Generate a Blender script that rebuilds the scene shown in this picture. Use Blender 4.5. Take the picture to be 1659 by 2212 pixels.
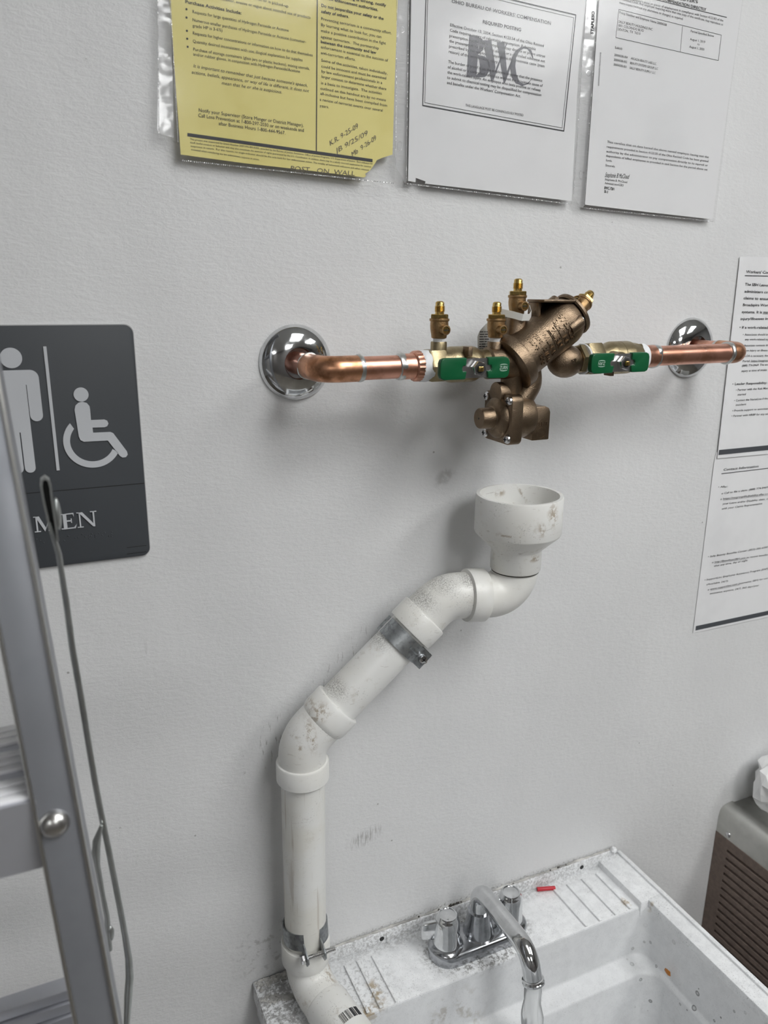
import bpy, bmesh, math, random
from mathutils import Vector, Matrix
import numpy as np
random.seed(7)
for o in list(bpy.data.objects):
    bpy.data.objects.remove(o)
S = bpy.context.scene
COL = S.collection

# ---------------------------------------------------------------- camera
PW, PH, FPX = 1659.0, 2212.0, 1665.0
_y, _p, _r = [math.radians(a) for a in (24.6, 15.97, 0.614)]
_M = np.array([[math.cos(_r), -math.sin(_r), 0], [math.sin(_r), math.cos(_r), 0], [0, 0, 1]]) @ \
     np.array([[1, 0, 0], [0, math.cos(_p), -math.sin(_p)], [0, math.sin(_p), math.cos(_p)]])
BAS = np.stack([_M @ [math.cos(_y), 0, math.sin(_y)], _M @ [-math.sin(_y), 0, math.cos(_y)], _M @ [0, -1., 0]])
CAM = Vector((0, -.8, 1.73))
cd = bpy.data.cameras.new('camera')
cam = bpy.data.objects.new('camera', cd)
COL.objects.link(cam)
_rt, _dn, _fw = [Vector(BAS @ np.array(a, float)) for a in ((1, 0, 0), (0, 1, 0), (0, 0, 1))]
cam.matrix_world = Matrix(((_rt.x, -_dn.x, -_fw.x, CAM.x), (_rt.y, -_dn.y, -_fw.y, CAM.y), (_rt.z, -_dn.z, -_fw.z, CAM.z), (0, 0, 0, 1)))
cd.sensor_fit = 'VERTICAL'
cd.sensor_height = 36
cd.lens = FPX / PH * 36
cd.clip_start = .02
cd.dof.use_dof = True
cd.dof.focus_distance = .88
cd.dof.aperture_fstop = 7.5
S.camera = cam
def ray(px, py):
    return Vector(BAS @ np.array([(px - PW / 2) / FPX, (py - PH / 2) / FPX, 1.]))
def PY(px, py, y=0.):
    d = ray(px, py); return CAM + d * ((y - CAM.y) / d.y)
def PZ(px, py, z):
    d = ray(px, py); return CAM + d * ((z - CAM.z) / d.z)
def PX(px, py, x):
    d = ray(px, py); return CAM + d * ((x - CAM.x) / d.x)

# ---------------------------------------------------------------- world, exposure
w = bpy.data.worlds.new('world'); S.world = w
w.use_nodes = True
w.node_tree.nodes['Background'].inputs[0].default_value = (.95, .97, 1, 1)
w.node_tree.nodes['Background'].inputs[1].default_value = .2
S.view_settings.view_transform = 'Standard'
S.view_settings.look = 'None'
S.view_settings.gamma = 1
S.view_settings.use_curve_mapping = False
S.view_settings.exposure = 0.68
LAMP = 7.6
CEIL = 2.75

# ---------------------------------------------------------------- materials
def mat(name, col=(.8, .8, .8), rough=.5, metal=0., spec=.5):
    m = bpy.data.materials.new(name); m.use_nodes = True
    b = m.node_tree.nodes['Principled BSDF']
    b.inputs['Base Color'].default_value = (*col, 1)
    b.inputs['Roughness'].default_value = rough
    b.inputs['Metallic'].default_value = metal
    b.inputs['Specular IOR Level'].default_value = spec
    return m
class NT:
    def __init__(s, m):
        s.m = m; s.t = m.node_tree; s.b = s.t.nodes['Principled BSDF']
        s.co = s.t.nodes.new('ShaderNodeTexCoord').outputs['Object']
        s.pos = s.t.nodes.new('ShaderNodeNewGeometry').outputs['Position']
    def n(s, ty, **k):
        d = s.t.nodes.new(ty)
        for a, v in k.items(): setattr(d, a, v)
        return d
    def L(s, a, b): s.t.links.new(a, b)
    def val(s, sock, v):
        if hasattr(v, 'is_linked'): s.L(v, sock)
        else: sock.default_value = v
    def math(s, op, a, b=0., c=None, clamp=False):
        d = s.n('ShaderNodeMath', operation=op); d.use_clamp = clamp
        s.val(d.inputs[0], a); s.val(d.inputs[1], b)
        if c is not None: s.val(d.inputs[2], c)
        return d.outputs[0]
    def mapv(s, v, loc=(0, 0, 0), rot=(0, 0, 0), sc=(1, 1, 1)):
        d = s.n('ShaderNodeMapping'); s.L(v, d.inputs[0])
        d.inputs[1].default_value = loc; d.inputs[2].default_value = rot; d.inputs[3].default_value = sc
        return d.outputs[0]
    def noise(s, scale, det=4, rough=.55, vec=None, dist=0.):
        d = s.n('ShaderNodeTexNoise'); s.L(vec or s.pos, d.inputs['Vector'])
        d.inputs['Scale'].default_value = scale; d.inputs['Detail'].default_value = det
        d.inputs['Roughness'].default_value = rough; d.inputs['Distortion'].default_value = dist
        return d.outputs['Fac']
    def step(s, v, a, b):
        d = s.n('ShaderNodeMapRange'); d.interpolation_type = 'SMOOTHSTEP'
        s.L(v, d.inputs[0]); d.inputs[1].default_value = a; d.inputs[2].default_value = b
        return d.outputs[0]
    def dots(s, scale, size, keep, vec=None):
        d = s.n('ShaderNodeTexVoronoi'); s.L(vec or s.pos, d.inputs['Vector']); d.inputs['Scale'].default_value = scale
        k = s.n('ShaderNodeSeparateColor'); s.L(d.outputs['Color'], k.inputs[0])
        a = s.math('LESS_THAN', k.outputs[0], keep)
        sz = s.math('MULTIPLY', k.outputs[1], size)
        near = s.math('LESS_THAN', d.outputs['Distance'], sz)
        return s.math('MULTIPLY', a, near)
    def ell(s, c, r, rot=0., soft=(.35, 1.)):
        # soft-edged ellipsoid patch in world space; rot about Y
        d = s.n('ShaderNodeVectorMath', operation='SUBTRACT'); s.L(s.pos, d.inputs[0]); d.inputs[1].default_value = c
        v = d.outputs[0]
        if rot:
            e = s.n('ShaderNodeVectorRotate', rotation_type='Y_AXIS'); s.L(v, e.inputs['Vector']); e.inputs['Angle'].default_value = rot; v = e.outputs[0]
        g = s.n('ShaderNodeVectorMath', operation='DIVIDE'); s.L(v, g.inputs[0]); g.inputs[1].default_value = r
        l = s.n('ShaderNodeVectorMath', operation='LENGTH'); s.L(g.outputs[0], l.inputs[0])
        return s.step(l.outputs['Value'], soft[1], soft[0])
    def mix(s, f, a, b):
        d = s.n('ShaderNodeMix', data_type='RGBA'); s.val(d.inputs[0], f)
        for i, v in ((6, a), (7, b)):
            if hasattr(v, 'is_linked'): s.L(v, d.inputs[i])
            else: d.inputs[i].default_value = (*v, 1)
        return d.outputs[2]
    def col(s, c): s.L(c, s.b.inputs['Base Color'])
    def bump(s, h, strength=.3, dist=.001):
        d = s.n('ShaderNodeBump'); d.inputs['Strength'].default_value = strength; d.inputs['Distance'].default_value = dist
        s.L(h, d.inputs['Height']); s.L(d.outputs[0], s.b.inputs['Normal'])
    def mx(s, *a):
        r = a[0]
        for q in a[1:]: r = s.math('MAXIMUM', r, q)
        return r

M = {}
def simple(name, col, rough=.5, metal=0., spec=.5, grain=0., gscale=300., var=0.):
    m = mat(name, col, rough, metal, spec); t = NT(m)
    if var:
        t.col(t.mix(t.step(t.noise(gscale * .15, 3), .3, .7), tuple(c * (1 - var) for c in col), tuple(min(1, c * (1 + var)) for c in col)))
    if grain: t.bump(t.noise(gscale, 3), grain, .0006)
    M[name] = m
    return m

def wall_paint():
    m = mat('wall_paint', (.6, .6, .6), .42, 0, .4); t = NT(m)
    base = t.mix(t.step(t.noise(5, 3), .35, .65), (.71, .712, .715), (.74, .742, .745))
    # soot, scuffs and splashes that sit on the paint
    fine = t.noise(260, 4, .7)
    streak = t.noise(120, 3, .6, t.mapv(t.pos, rot=(0, .7, 0), sc=(2.2, 1, .35)))
    A = PY(735, 1470); B_ = PY(600, 1590); C_ = PY(790, 1808); D_ = PY(560, 1700); E_ = PY(960, 1030); F_ = PY(300, 1780)
    soot = t.math('MULTIPLY', t.mx(t.ell(A, (.14, .2, .045), math.radians(44)), t.ell(B_, (.055, .2, .035), math.radians(50))), t.step(streak, .58, .68))
    sc1 = t.math('MULTIPLY', t.ell(C_, (.035, .2, .016), math.radians(18)), t.step(t.noise(200, 2, .6, t.mapv(t.pos, sc=(2, 1, .25))), .42, .66))
    sc2 = t.math('MULTIPLY', t.mx(t.ell(D_, (.07, .2, .09)), t.ell(F_, (.06, .2, .02)), t.ell(PY(280, 1600), (.12, .2, .012), .1)), t.step(t.noise(160, 4, .7), .6, .72))
    smear = t.math('MULTIPLY', t.ell(E_, (.02, .2, .012), .6), t.step(t.noise(90, 3), .4, .6))
    base_line = t.math('MULTIPLY', t.ell(Vector((.5, 0, .869)), (.36, .2, .009)), t.step(fine, .5, .62))
    mold = t.math('MULTIPLY', t.ell(Vector((.22, 0, .9)), (.09, .2, .06)), t.step(t.noise(90, 4, .7), .52, .66))
    nick = t.math('MULTIPLY', t.dots(34, .10, .28, t.mapv(t.pos, rot=(0, .55, 0), sc=(1.6, 1, .30))), t.mx(t.ell(PY(380, 1700), (.16, .2, .22), 0, (.5, 1.)), t.ell(PY(620, 1500), (.16, .2, .12), 0, (.4, 1.))))
    speck = t.dots(42, .055, .2); speck2 = t.dots(15, .014, .5)
    d = t.mx(t.math('MULTIPLY', soot, .5), t.math('MULTIPLY', sc1, .45), t.math('MULTIPLY', sc2, .3), t.math('MULTIPLY', smear, .3), t.math('MULTIPLY', base_line, .55), t.math('MULTIPLY', mold, .35), t.math('MULTIPLY', nick, .35), t.math('MULTIPLY', speck, .5), t.math('MULTIPLY', speck2, .6))
    t.col(t.mix(d, base, (.12, .11, .09)))
    # roller-applied paint: horizontal ropey texture plus fine grain
    h1 = t.noise(170, 5, .6, t.mapv(t.pos, sc=(.55, 1, 1.5)), .5)
    h2 = t.noise(40, 4, .6)
    h3 = t.noise(700, 2)
    h = t.math('ADD', t.math('ADD', t.math('MULTIPLY', h1, .9), t.math('MULTIPLY', h2, 1.3)), t.math('MULTIPLY', h3, .12))
    t.bump(h, .32, .0026)
    M['wall_paint'] = m
wall_paint()

def pvc(name, dirt=.5, warm=0.):
    m = mat(name, (.8, .8, .78), .32, 0, .5); t = NT(m)
    base = t.mix(t.step(t.noise(14, 3), .35, .7), (.80, .80, .78), (.75 - .02 * warm, .74 - .03 * warm, .70 - .07 * warm))
    sm = t.step(t.noise(60, 5, .7), .57, .72)
    spk = t.math('MULTIPLY', t.step(t.noise(600, 3, .7), .58, .68), t.step(t.noise(26, 3, .6), .5, .66))
    scr = t.step(t.noise(220, 2, .6, t.mapv(t.pos, rot=(.3, .6, .2), sc=(.25, .6, 1.6))), .66, .72)
    c = t.mix(t.math('MULTIPLY', sm, .45 * dirt), base, (.36, .31, .22))
    c = t.mix(t.math('MULTIPLY', spk, .85 * dirt), c, (.10, .09, .08))
    c = t.mix(t.math('MULTIPLY', scr, .4 * dirt), c, (.26, .20, .16))
    t.col(c); t.bump(t.noise(45, 3), .08, .001)
    M[name] = m
    return t, c
pvc('pvc', .55); pvc('pvc_clean', .3)
def pvc_soot(name, spots, brown):
    t, c = pvc(name, .6)
    c = brown_spots(t, c, brown)
    sp = t.step(t.noise(750, 6, .85), .45, .60)
    a = None
    for cc, r, rot in spots:
        e = t.ell(cc, r, rot, (.2, 1.)); a = e if a is None else t.math('MAXIMUM', a, e)
    br = t.math('MULTIPLY', a, sp)
    t.col(t.mix(t.math('MULTIPLY', br, .8), c, (.11, .095, .08)))
def brown_spots(t, c, spots, k=.7):
    a = None
    for cc, r, rot in spots:
        e = t.ell(cc, r, rot, (.15, 1.)); a = e if a is None else t.math('MAXIMUM', a, e)
    return t.mix(t.math('MULTIPLY', t.math('MULTIPLY', a, t.step(t.noise(130, 4, .7), .44, .58)), k), c, (.27, .19, .10))
pvc_soot('pvc_soot', [(Vector((.335, -.050, 1.348)), (.10, .035, .020), math.radians(-42)), (Vector((.405, -.062, 1.408)), (.055, .038, .020), math.radians(-25)), (Vector((.385, -.060, 1.390)), (.045, .035, .022), math.radians(-42)),
                      (Vector((.283, -.05, 1.292)), (.03, .035, .018), math.radians(-42)), (Vector((.44, -.08, 1.41)), (.02, .03, .012), 0)],
         [(PY(750, 1440, -.07), (.008, .03, .006), -.7), (PY(665, 1517, -.05), (.010, .03, .010), .7), (PY(690, 1545, -.07), (.02, .03, .012), .7), (PY(800, 1400, -.07), (.02, .03, .01), -.7), (PY(890, 1310, -.08), (.02, .03, .01), .7)])
def pvc_marks(name, dirt, spots):
    t, c = pvc(name, dirt); t.col(brown_spots(t, c, spots))
pvc_marks('pvc_funnel', .75, [(PY(1190, 1112, -.12), (.012, .03, .022), .2), (PY(1165, 1142, -.12), (.008, .03, .012), .3), (PY(1060, 1125, -.12), (.02, .03, .010), .5), (PY(1118, 1062, -.03), (.003, .03, .012), .5), (PY(1080, 1065, -.03), (.010, .03, .006), 0), (PY(1150, 1205, -.1), (.012, .03, .006), 0), (PY(1125, 1155, -.11), (.06, .03, .002), 0)])
pvc_marks('pvc_bend', .5, [(PY(640, 1605, -.073), (.010, .03, .004), 0), (PY(650, 1625, -.073), (.004, .03, .014), 0), (PY(672, 1590, -.07), (.008, .03, .03), .1)])
pvc_marks('pvc_outlet', .9, [(PY(712, 2100, -.07), (.012, .03, .012), .5), (PY(760, 2170, -.09), (.016, .04, .03), .5), (PY(680, 2130, -.09), (.006, .03, .012), .5)])
def pvc_pipe():
    # long pipe: vertical brown runs on yellowed plastic
    t, c = pvc('pvc_pipe', .35, .4)
    ln = t.step(t.noise(150, 3, .6, t.mapv(t.pos, sc=(1, 1, .05))), .58, .68)
    t.col(t.mix(t.math('MULTIPLY', ln, .35), c, (.30, .22, .15)))
pvc_pipe()

def sink_mat(name, speck=.6):
    m = mat(name, (.8, .8, .8), .38, 0, .45); t = NT(m)
    base = t.mix(t.step(t.noise(60, 4, .7), .35, .7), (.85, .86, .87), (.74, .75, .76))
    sp = t.dots(800, .45, .2)
    sp2 = t.math('MULTIPLY', t.step(t.noise(520, 3, .75), .6, .67), t.step(t.noise(20, 3, .6), .4, .6))
    back = t.math('MULTIPLY', t.ell(Vector((.5, -.004, .86)), (.42, .03, .03)), t.step(t.noise(260, 5, .75), .42, .6))
    fau = t.math('MULTIPLY', t.ell(Vector((.493, -.055, .848)), (.098, .055, .03), 0, (.72, 1.)), t.step(t.noise(170, 5, .75), .47, .58))
    left = t.math('MULTIPLY', t.ell(Vector((.205, -.03, .858)), (.05, .12, .03)), t.step(t.noise(150, 5, .75), .4, .58))
    left2 = t.math('MULTIPLY', t.ell(Vector((.315, -.06, .848)), (.06, .09, .02)), t.step(t.noise(190, 4, .7), .5, .62))
    grey = t.mx(t.math('MULTIPLY', sp, .35), t.math('MULTIPLY', sp2, speck), t.math('MULTIPLY', back, .5), t.math('MULTIPLY', fau, .8), t.math('MULTIPLY', left, .75), t.math('MULTIPLY', left2, .35))
    c = t.mix(grey, base, (.13, .12, .11))
    brown = t.math('MULTIPLY', t.mx(t.ell(Vector((.31, -.1, .848)), (.02, .02, .02)), t.ell(Vector((.328, -.075, .848)), (.012, .03, .02)), t.ell(Vector((.735, -.085, .848)), (.008, .012, .02)), t.ell(Vector((.755, -.11, .855)), (.012, .006, .02))), t.step(t.noise(120, 4), .42, .58))
    c = t.mix(t.math('MULTIPLY', brown, .75), c, (.30, .20, .07))
    t.col(c); t.bump(t.noise(350, 3), .1, .0006)
    M[name] = m
    return t, c
sink_mat('sink_deck', .7)
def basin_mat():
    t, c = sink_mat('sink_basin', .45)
    c = t.mix(.5, c, (.46, .47, .48))  # greys the deck plastic: the basin's shade put into its colour
    d = t.math('SUBTRACT', t.dots(75, .32, .6), t.math('MULTIPLY', t.dots(75, .20, .6), .6))
    reg = t.ell(Vector((.748, -.22, .755)), (.05, .17, .12), 0, (.45, 1.))
    run = t.math('MULTIPLY', t.step(t.noise(60, 4, .65, t.mapv(t.pos, sc=(1, 1, .3))), .56, .7), .3)
    reg2 = t.math('MULTIPLY', t.ell(Vector((.74, -.25, .68)), (.06, .2, .12)), run)
    c = t.mix(t.math('MULTIPLY', t.math('MULTIPLY', d, reg), .75), c, (.10, .10, .10))
    c = t.mix(reg2, c, (.25, .25, .25))
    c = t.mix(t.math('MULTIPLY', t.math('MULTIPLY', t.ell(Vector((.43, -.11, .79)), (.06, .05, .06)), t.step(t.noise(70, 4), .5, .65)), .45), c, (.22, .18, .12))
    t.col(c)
basin_mat()

def metal(name, col, rough, grain=0., gs=500., var=.0, tint=None, vs=20.):
    m = mat(name, col, rough, 1.); t = NT(m)
    c2 = tint or tuple(x * .6 for x in col)
    if var:
        t.col(t.mix(t.math('MULTIPLY', t.step(t.noise(vs, 4, .6), .42, .66), var), col, c2))
        t.L(t.math('ADD', t.math('MULTIPLY', t.noise(vs * 2, 3), .25), rough - .1), t.b.inputs['Roughness'])
    if grain: t.bump(t.noise(gs, 3), grain, .0005)
    M[name] = m
metal('copper', (.80, .42, .31), .30, .05, 200, .55, (.42, .19, .11), 45)
metal('copper_brown', (.66, .34, .20), .32, .05, 200, .8, (.26, .11, .05), 60)
metal('solder', (.62, .63, .62), .33, .35, 160)
metal('chrome', (.70, .71, .72), .07, 0, 0, .35, (.42, .42, .42), 60)
metal('chrome_dull', (.46, .47, .49), .17, .04, 200, .7, (.24, .25, .26), 60)
metal('brass', (.64, .45, .16), .22, .06, 500, .4, (.40, .26, .08), 120)
metal('brass_cast', (.38, .245, .12), .38, .5, 900, .4, (.25, .15, .065), 150)
metal('bronze', (.245, .180, .122), .36, .7, 800, .5, (.165, .118, .078), 70)
metal('bronze_green', (.36, .295, .18), .34, .45, 800, .5, (.25, .20, .115), 70)
metal('galvanized', (.42, .44, .45), .40, .25, 300, .7, (.22, .23, .24), 160)
metal('spreader_zinc', (.52, .54, .53), .35, .05, 300, .4, (.36, .38, .37), 60)
metal('steel', (.62, .61, .60), .28, .1, 300)
metal('screw_steel', (.66, .66, .67), .2, .05, 300)
metal('aluminium', (.50, .51, .55), .42, .12, 120, .45, (.42, .43, .47), 14)
M['aluminium'].node_tree.nodes['Principled BSDF'].inputs['Metallic'].default_value = .6
metal('rail_aluminium', (.30, .31, .335), .40, .12, 120, .45, (.24, .25, .275), 14)
M['rail_aluminium'].node_tree.nodes['Principled BSDF'].inputs['Metallic'].default_value = .6
metal('aluminium_edge', (.70, .70, .68), .30)
simple('tread_shine', (.90, .90, .92), .35, 0., .8)  # near-white base colour paints in the bright reflection on the treads
metal('stainless', (.60, .60, .57), .42, .2, 900, .4, (.48, .48, .46), 30)
simple('thread_tape', (.80, .81, .83), .45, 0, .5, 1., 260)
simple('green_vinyl', (.003, .095, .032), .34, 0, .5, .05, 200)
simple('white_print', (.55, .68, .60), .5)
simple('black', (.012, .012, .012), .6)
simple('ink', (.025, .025, .03), .6)
simple('ink_grey', (.15, .15, .17), .7)
simple('ink_pen', (.16, .14, .10), .7)
simple('ink_light', (.10, .10, .11), .7)
simple('bar_grey', (.07, .075, .085), .5)
simple('sign_plastic', (.054, .059, .066), .5, 0, .4, .04, 700)
simple('sign_symbol', (.56, .575, .60), .5, 0, .4)
simple('sign_edge', (.42, .42, .42), .6)
simple('cooler_panel', (.19, .145, .122), .55, 0, .3, .1, 900, .12)
simple('cooler_dark', (.006, .005, .005), .8)
simple('red_plastic', (.50, .02, .035), .4)
simple('caulk', (.46, .45, .43), .6, 0, .4, 1., 220, .45)
simple('dirt', (.06, .055, .05), .9, 0, .2, 1., 300)
simple('amber', (.42, .15, .015), .3)
simple('rubber', (.03, .03, .03), .8)
simple('tag_paper', (.72, .72, .69), .6)
simple('ceiling_white', (.8, .8, .79), .8)
simple('steel_white', (.75, .75, .75), .5)
simple('stock_wall', (.14, .13, .125), .7)
simple('side_wall', (.30, .295, .29), .6)
def paper(name, c1, c2):
    m = mat(name, c1, .55, 0, .3); t = NT(m)
    t.col(t.mix(t.step(t.noise(9, 4, .6), .45, .75), c1, c2))
    t.bump(t.noise(14, 3), .25, .004)
    M[name] = m
paper('paper_white', (.80, .80, .81), (.74, .74, .75))
paper('paper_yellow', (.80, .71, .27), (.70, .60, .19))
paper('paper_crumple', (.84, .84, .84), (.8, .8, .8))
def tile():
    m = mat('floor_tile', (.3, .3, .3), .4); t = NT(m)
    b = t.n('ShaderNodeTexBrick'); t.L(t.mapv(t.pos, sc=(1, 1, 1)), b.inputs['Vector'])
    b.offset = 0; b.inputs['Color1'].default_value = (.15, .135, .115, 1); b.inputs['Color2'].default_value = (.13, .118, .10, 1)
    b.inputs['Mortar'].default_value = (.06, .055, .05, 1); b.inputs['Scale'].default_value = 1; b.inputs['Mortar Size'].default_value = .002
    b.inputs['Brick Width'].default_value = .305; b.inputs['Row Height'].default_value = .305
    t.col(b.outputs[0]); M['floor_tile'] = m
tile()
def film(name, gloss, milk, bump):
    m = bpy.data.materials.new(name); m.use_nodes = True; T = m.node_tree; T.nodes.clear()
    out = T.nodes.new('ShaderNodeOutputMaterial'); tr = T.nodes.new('ShaderNodeBsdfTransparent'); gl = T.nodes.new('ShaderNodeBsdfGlossy'); df = T.nodes.new('ShaderNodeBsdfDiffuse')
    tr.inputs[0].default_value = (.985, .985, .985, 1)
    gl.inputs['Roughness'].default_value = .12; df.inputs[0].default_value = (.85, .85, .86, 1)
    m1 = T.nodes.new('ShaderNodeMixShader'); m2 = T.nodes.new('ShaderNodeMixShader')
    m1.inputs[0].default_value = milk; m2.inputs[0].default_value = gloss
    T.links.new(tr.outputs[0], m1.inputs[1]); T.links.new(df.outputs[0], m1.inputs[2])
    T.links.new(m1.outputs[0], m2.inputs[1]); T.links.new(gl.outputs[0], m2.inputs[2]); T.links.new(m2.outputs[0], out.inputs[0])
    geo = T.nodes.new('ShaderNodeNewGeometry'); nz = T.nodes.new('ShaderNodeTexNoise'); bp = T.nodes.new('ShaderNodeBump')
    nz.inputs['Scale'].default_value = 38; nz.inputs['Detail'].default_value = 2
    bp.inputs['Strength'].default_value = bump; bp.inputs['Distance'].default_value = .004
    T.links.new(geo.outputs['Position'], nz.inputs['Vector']); T.links.new(nz.outputs['Fac'], bp.inputs['Height']); T.links.new(bp.outputs[0], gl.inputs['Normal'])
    M[name] = m
film('sleeve_film', .012, .012, .06)
film('sleeve_strip', .05, .16, .35)
film('sleeve_seam', .25, .30, 1.)
def water():
    m = bpy.data.materials.new('water'); m.use_nodes = True; T = m.node_tree; T.nodes.clear()
    out = T.nodes.new('ShaderNodeOutputMaterial'); tr = T.nodes.new('ShaderNodeBsdfTransparent'); gl = T.nodes.new('ShaderNodeBsdfGlossy'); rf = T.nodes.new('ShaderNodeBsdfRefraction')
    df = T.nodes.new('ShaderNodeBsdfDiffuse'); df.inputs[0].default_value = (.9, .92, .93, 1)
    rf.inputs['IOR'].default_value = 1.12; gl.inputs['Roughness'].default_value = .08
    fr = T.nodes.new('ShaderNodeFresnel'); fr.inputs[0].default_value = 1.18
    m0 = T.nodes.new('ShaderNodeMixShader'); m1 = T.nodes.new('ShaderNodeMixShader'); m2 = T.nodes.new('ShaderNodeMixShader')
    m0.inputs[0].default_value = .34; m1.inputs[0].default_value = .06
    T.links.new(tr.outputs[0], m0.inputs[1]); T.links.new(df.outputs[0], m0.inputs[2])
    T.links.new(m0.outputs[0], m1.inputs[1]); T.links.new(rf.outputs[0], m1.inputs[2])
    T.links.new(fr.outputs[0], m2.inputs[0]); T.links.new(m1.outputs[0], m2.inputs[1]); T.links.new(gl.outputs[0], m2.inputs[2]); T.links.new(m2.outputs[0], out.inputs[0])
    M['water'] = m
water()
def emit(name, col, s):
    m = mat(name, (.9, .9, .9), .5); b = m.node_tree.nodes['Principled BSDF']
    b.inputs['Emission Color'].default_value = (*col, 1); b.inputs['Emission Strength'].default_value = s
    M[name] = m
emit('lamp_diffuser', (.99, 1, .995), LAMP)

# ---------------------------------------------------------------- mesh helpers
V = Vector
def frame(ax, ref=None):
    w_ = V(ax).normalized()
    r = V(ref) if ref else (V((0, 0, 1)) if abs(w_.z) < .9 else V((0, -1, 0)))
    u = (r - w_ * r.dot(w_)).normalized()
    return u, w_.cross(u), w_
class MB:
    def __init__(s): s.v = []; s.f = []
    def add(s, vs, fs):
        o = len(s.v); s.v += [V(q) for q in vs]; s.f += [[i + o for i in f] for f in fs]; return s
    def box(s, c, sz, R=None):
        c = V(c); h = V(sz) / 2; vs = []
        for x in (-1, 1):
            for y in (-1, 1):
                for z in (-1, 1):
                    q = V((x * h.x, y * h.y, z * h.z)); vs.append(c + (R @ q if R else q))
        return s.add(vs, [(0, 1, 3, 2), (4, 6, 7, 5), (0, 4, 5, 1), (2, 3, 7, 6), (0, 2, 6, 4), (1, 5, 7, 3)])
    def box2(s, a, b):
        a, b = V(a), V(b); return s.box((a + b) / 2, [abs(q) for q in (b - a)])
    def lathe(s, o, ax, prof, n=28, ref=None, rfun=None, cap=True, twist=0.):
        o = V(o); u, v, w_ = frame(ax, ref); vs = []; fs = []
        for r, t in prof:
            for i in range(n):
                a = 2 * math.pi * i / n + twist
                k = r * (rfun(a, t) if rfun else 1)
                vs.append(o + w_ * t + (u * math.cos(a) + v * math.sin(a)) * k)
        for j in range(len(prof) - 1):
            for i in range(n):
                k = (i + 1) % n
                fs.append((j * n + i, j * n + k, (j + 1) * n + k, (j + 1) * n + i))
        if cap:
            if prof[0][0] > 1e-6: fs.append(tuple(reversed(range(n))))
            if prof[-1][0] > 1e-6: fs.append(tuple((len(prof) - 1) * n + i for i in range(n)))
        return s.add(vs, fs)
    def cyl(s, a, b, r, n=28, bev=0., ref=None, twist=0.):
        a, b = V(a), V(b); L = (b - a).length
        pr = [(r, 0), (r, L)] if not bev else [(r - bev, 0), (r - bev * .3, bev * .3), (r, bev), (r, L - bev), (r - bev * .3, L - bev * .3), (r - bev, L)]
        return s.lathe(a, b - a, pr, n, ref, twist=twist)
    def sweep(s, pts, r, n=24, ref=None, prof=None, cap=True):
        pts = [V(p) for p in pts]; N = len(pts)
        rs = r if isinstance(r, (list, tuple)) else [r] * N
        u = None; vs = []; fs = []
        for i in range(N):
            tg = (pts[min(i + 1, N - 1)] - pts[max(i - 1, 0)]).normalized()
            if u is None: u, v, _ = frame(tg, ref)
            else: u = (u - tg * u.dot(tg)).normalized(); v = tg.cross(u)
            if prof:
                for a, b in prof: vs.append(pts[i] + u * a * rs[i] + v * b * rs[i])
            else:
                for k in range(n):
                    a = 2 * math.pi * k / n; vs.append(pts[i] + (u * math.cos(a) + v * math.sin(a)) * rs[i])
        m = len(prof) if prof else n
        for j in range(N - 1):
            for i in range(m):
                k = (i + 1) % m; fs.append((j * m + i, j * m + k, (j + 1) * m + k, (j + 1) * m + i))
        if cap: fs += [tuple(reversed(range(m))), tuple((N - 1) * m + i for i in range(m))]
        return s.add(vs, fs)
    def prism(s, poly, d):
        n = len(poly); d = V(d)
        vs = [V(p) for p in poly] + [V(p) + d for p in poly]
        fs = [tuple(range(n)), tuple(reversed(range(n, 2 * n)))] + [(i, i + n, (i + 1) % n + n, (i + 1) % n) for i in range(n)]
        return s.add(vs, fs)
    def ball(s, c, r, n=14, sc=(1, 1, 1), jit=0.):
        c = V(c); m = n // 2; vs = []; fs = []
        for j in range(m + 1):
            th = math.pi * j / m
            for i in range(n):
                ph = 2 * math.pi * i / n; k = r * (1 + (random.uniform(-jit, jit) if 0 < j < m else 0))
                vs.append(c + V((sc[0] * math.sin(th) * math.cos(ph), sc[1] * math.sin(th) * math.sin(ph), sc[2] * math.cos(th))) * k)
        for j in range(m):
            for i in range(n): fs.append((j * n + i, j * n + (i + 1) % n, (j + 1) * n + (i + 1) % n, (j + 1) * n + i))
        return s.add(vs, fs)
def fillet(pts, rad, seg=8):
    pts = [V(p) for p in pts]; out = [pts[0]]
    for i in range(1, len(pts) - 1):
        r = rad[i - 1] if isinstance(rad, (list, tuple)) else rad
        a = (pts[i - 1] - pts[i]).normalized(); b = (pts[i + 1] - pts[i]).normalized()
        ang = a.angle(b); L = r / math.tan(ang / 2)
        p0 = pts[i] + a * L; p1 = pts[i] + b * L; c = pts[i] + (a + b).normalized() * (r / math.sin(ang / 2))
        for k in range(seg + 1):
            t = k / seg; d0 = p0 - c; d1 = p1 - c; om = d0.angle(d1)
            out.append(c + (d0 * math.sin((1 - t) * om) + d1 * math.sin(t * om)) / math.sin(om))
    out.append(pts[-1]); return out
def rnd_rect(w_, h_, r, seg=5):
    o = []
    for cx, cy, a0 in ((w_ / 2 - r, h_ / 2 - r, 0), (-w_ / 2 + r, h_ / 2 - r, 90), (-w_ / 2 + r, -h_ / 2 + r, 180), (w_ / 2 - r, -h_ / 2 + r, 270)):
        for k in range(seg + 1):
            a = math.radians(a0 + 90 * k / seg); o.append((cx + r * math.cos(a), cy + r * math.sin(a)))
    return o
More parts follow.
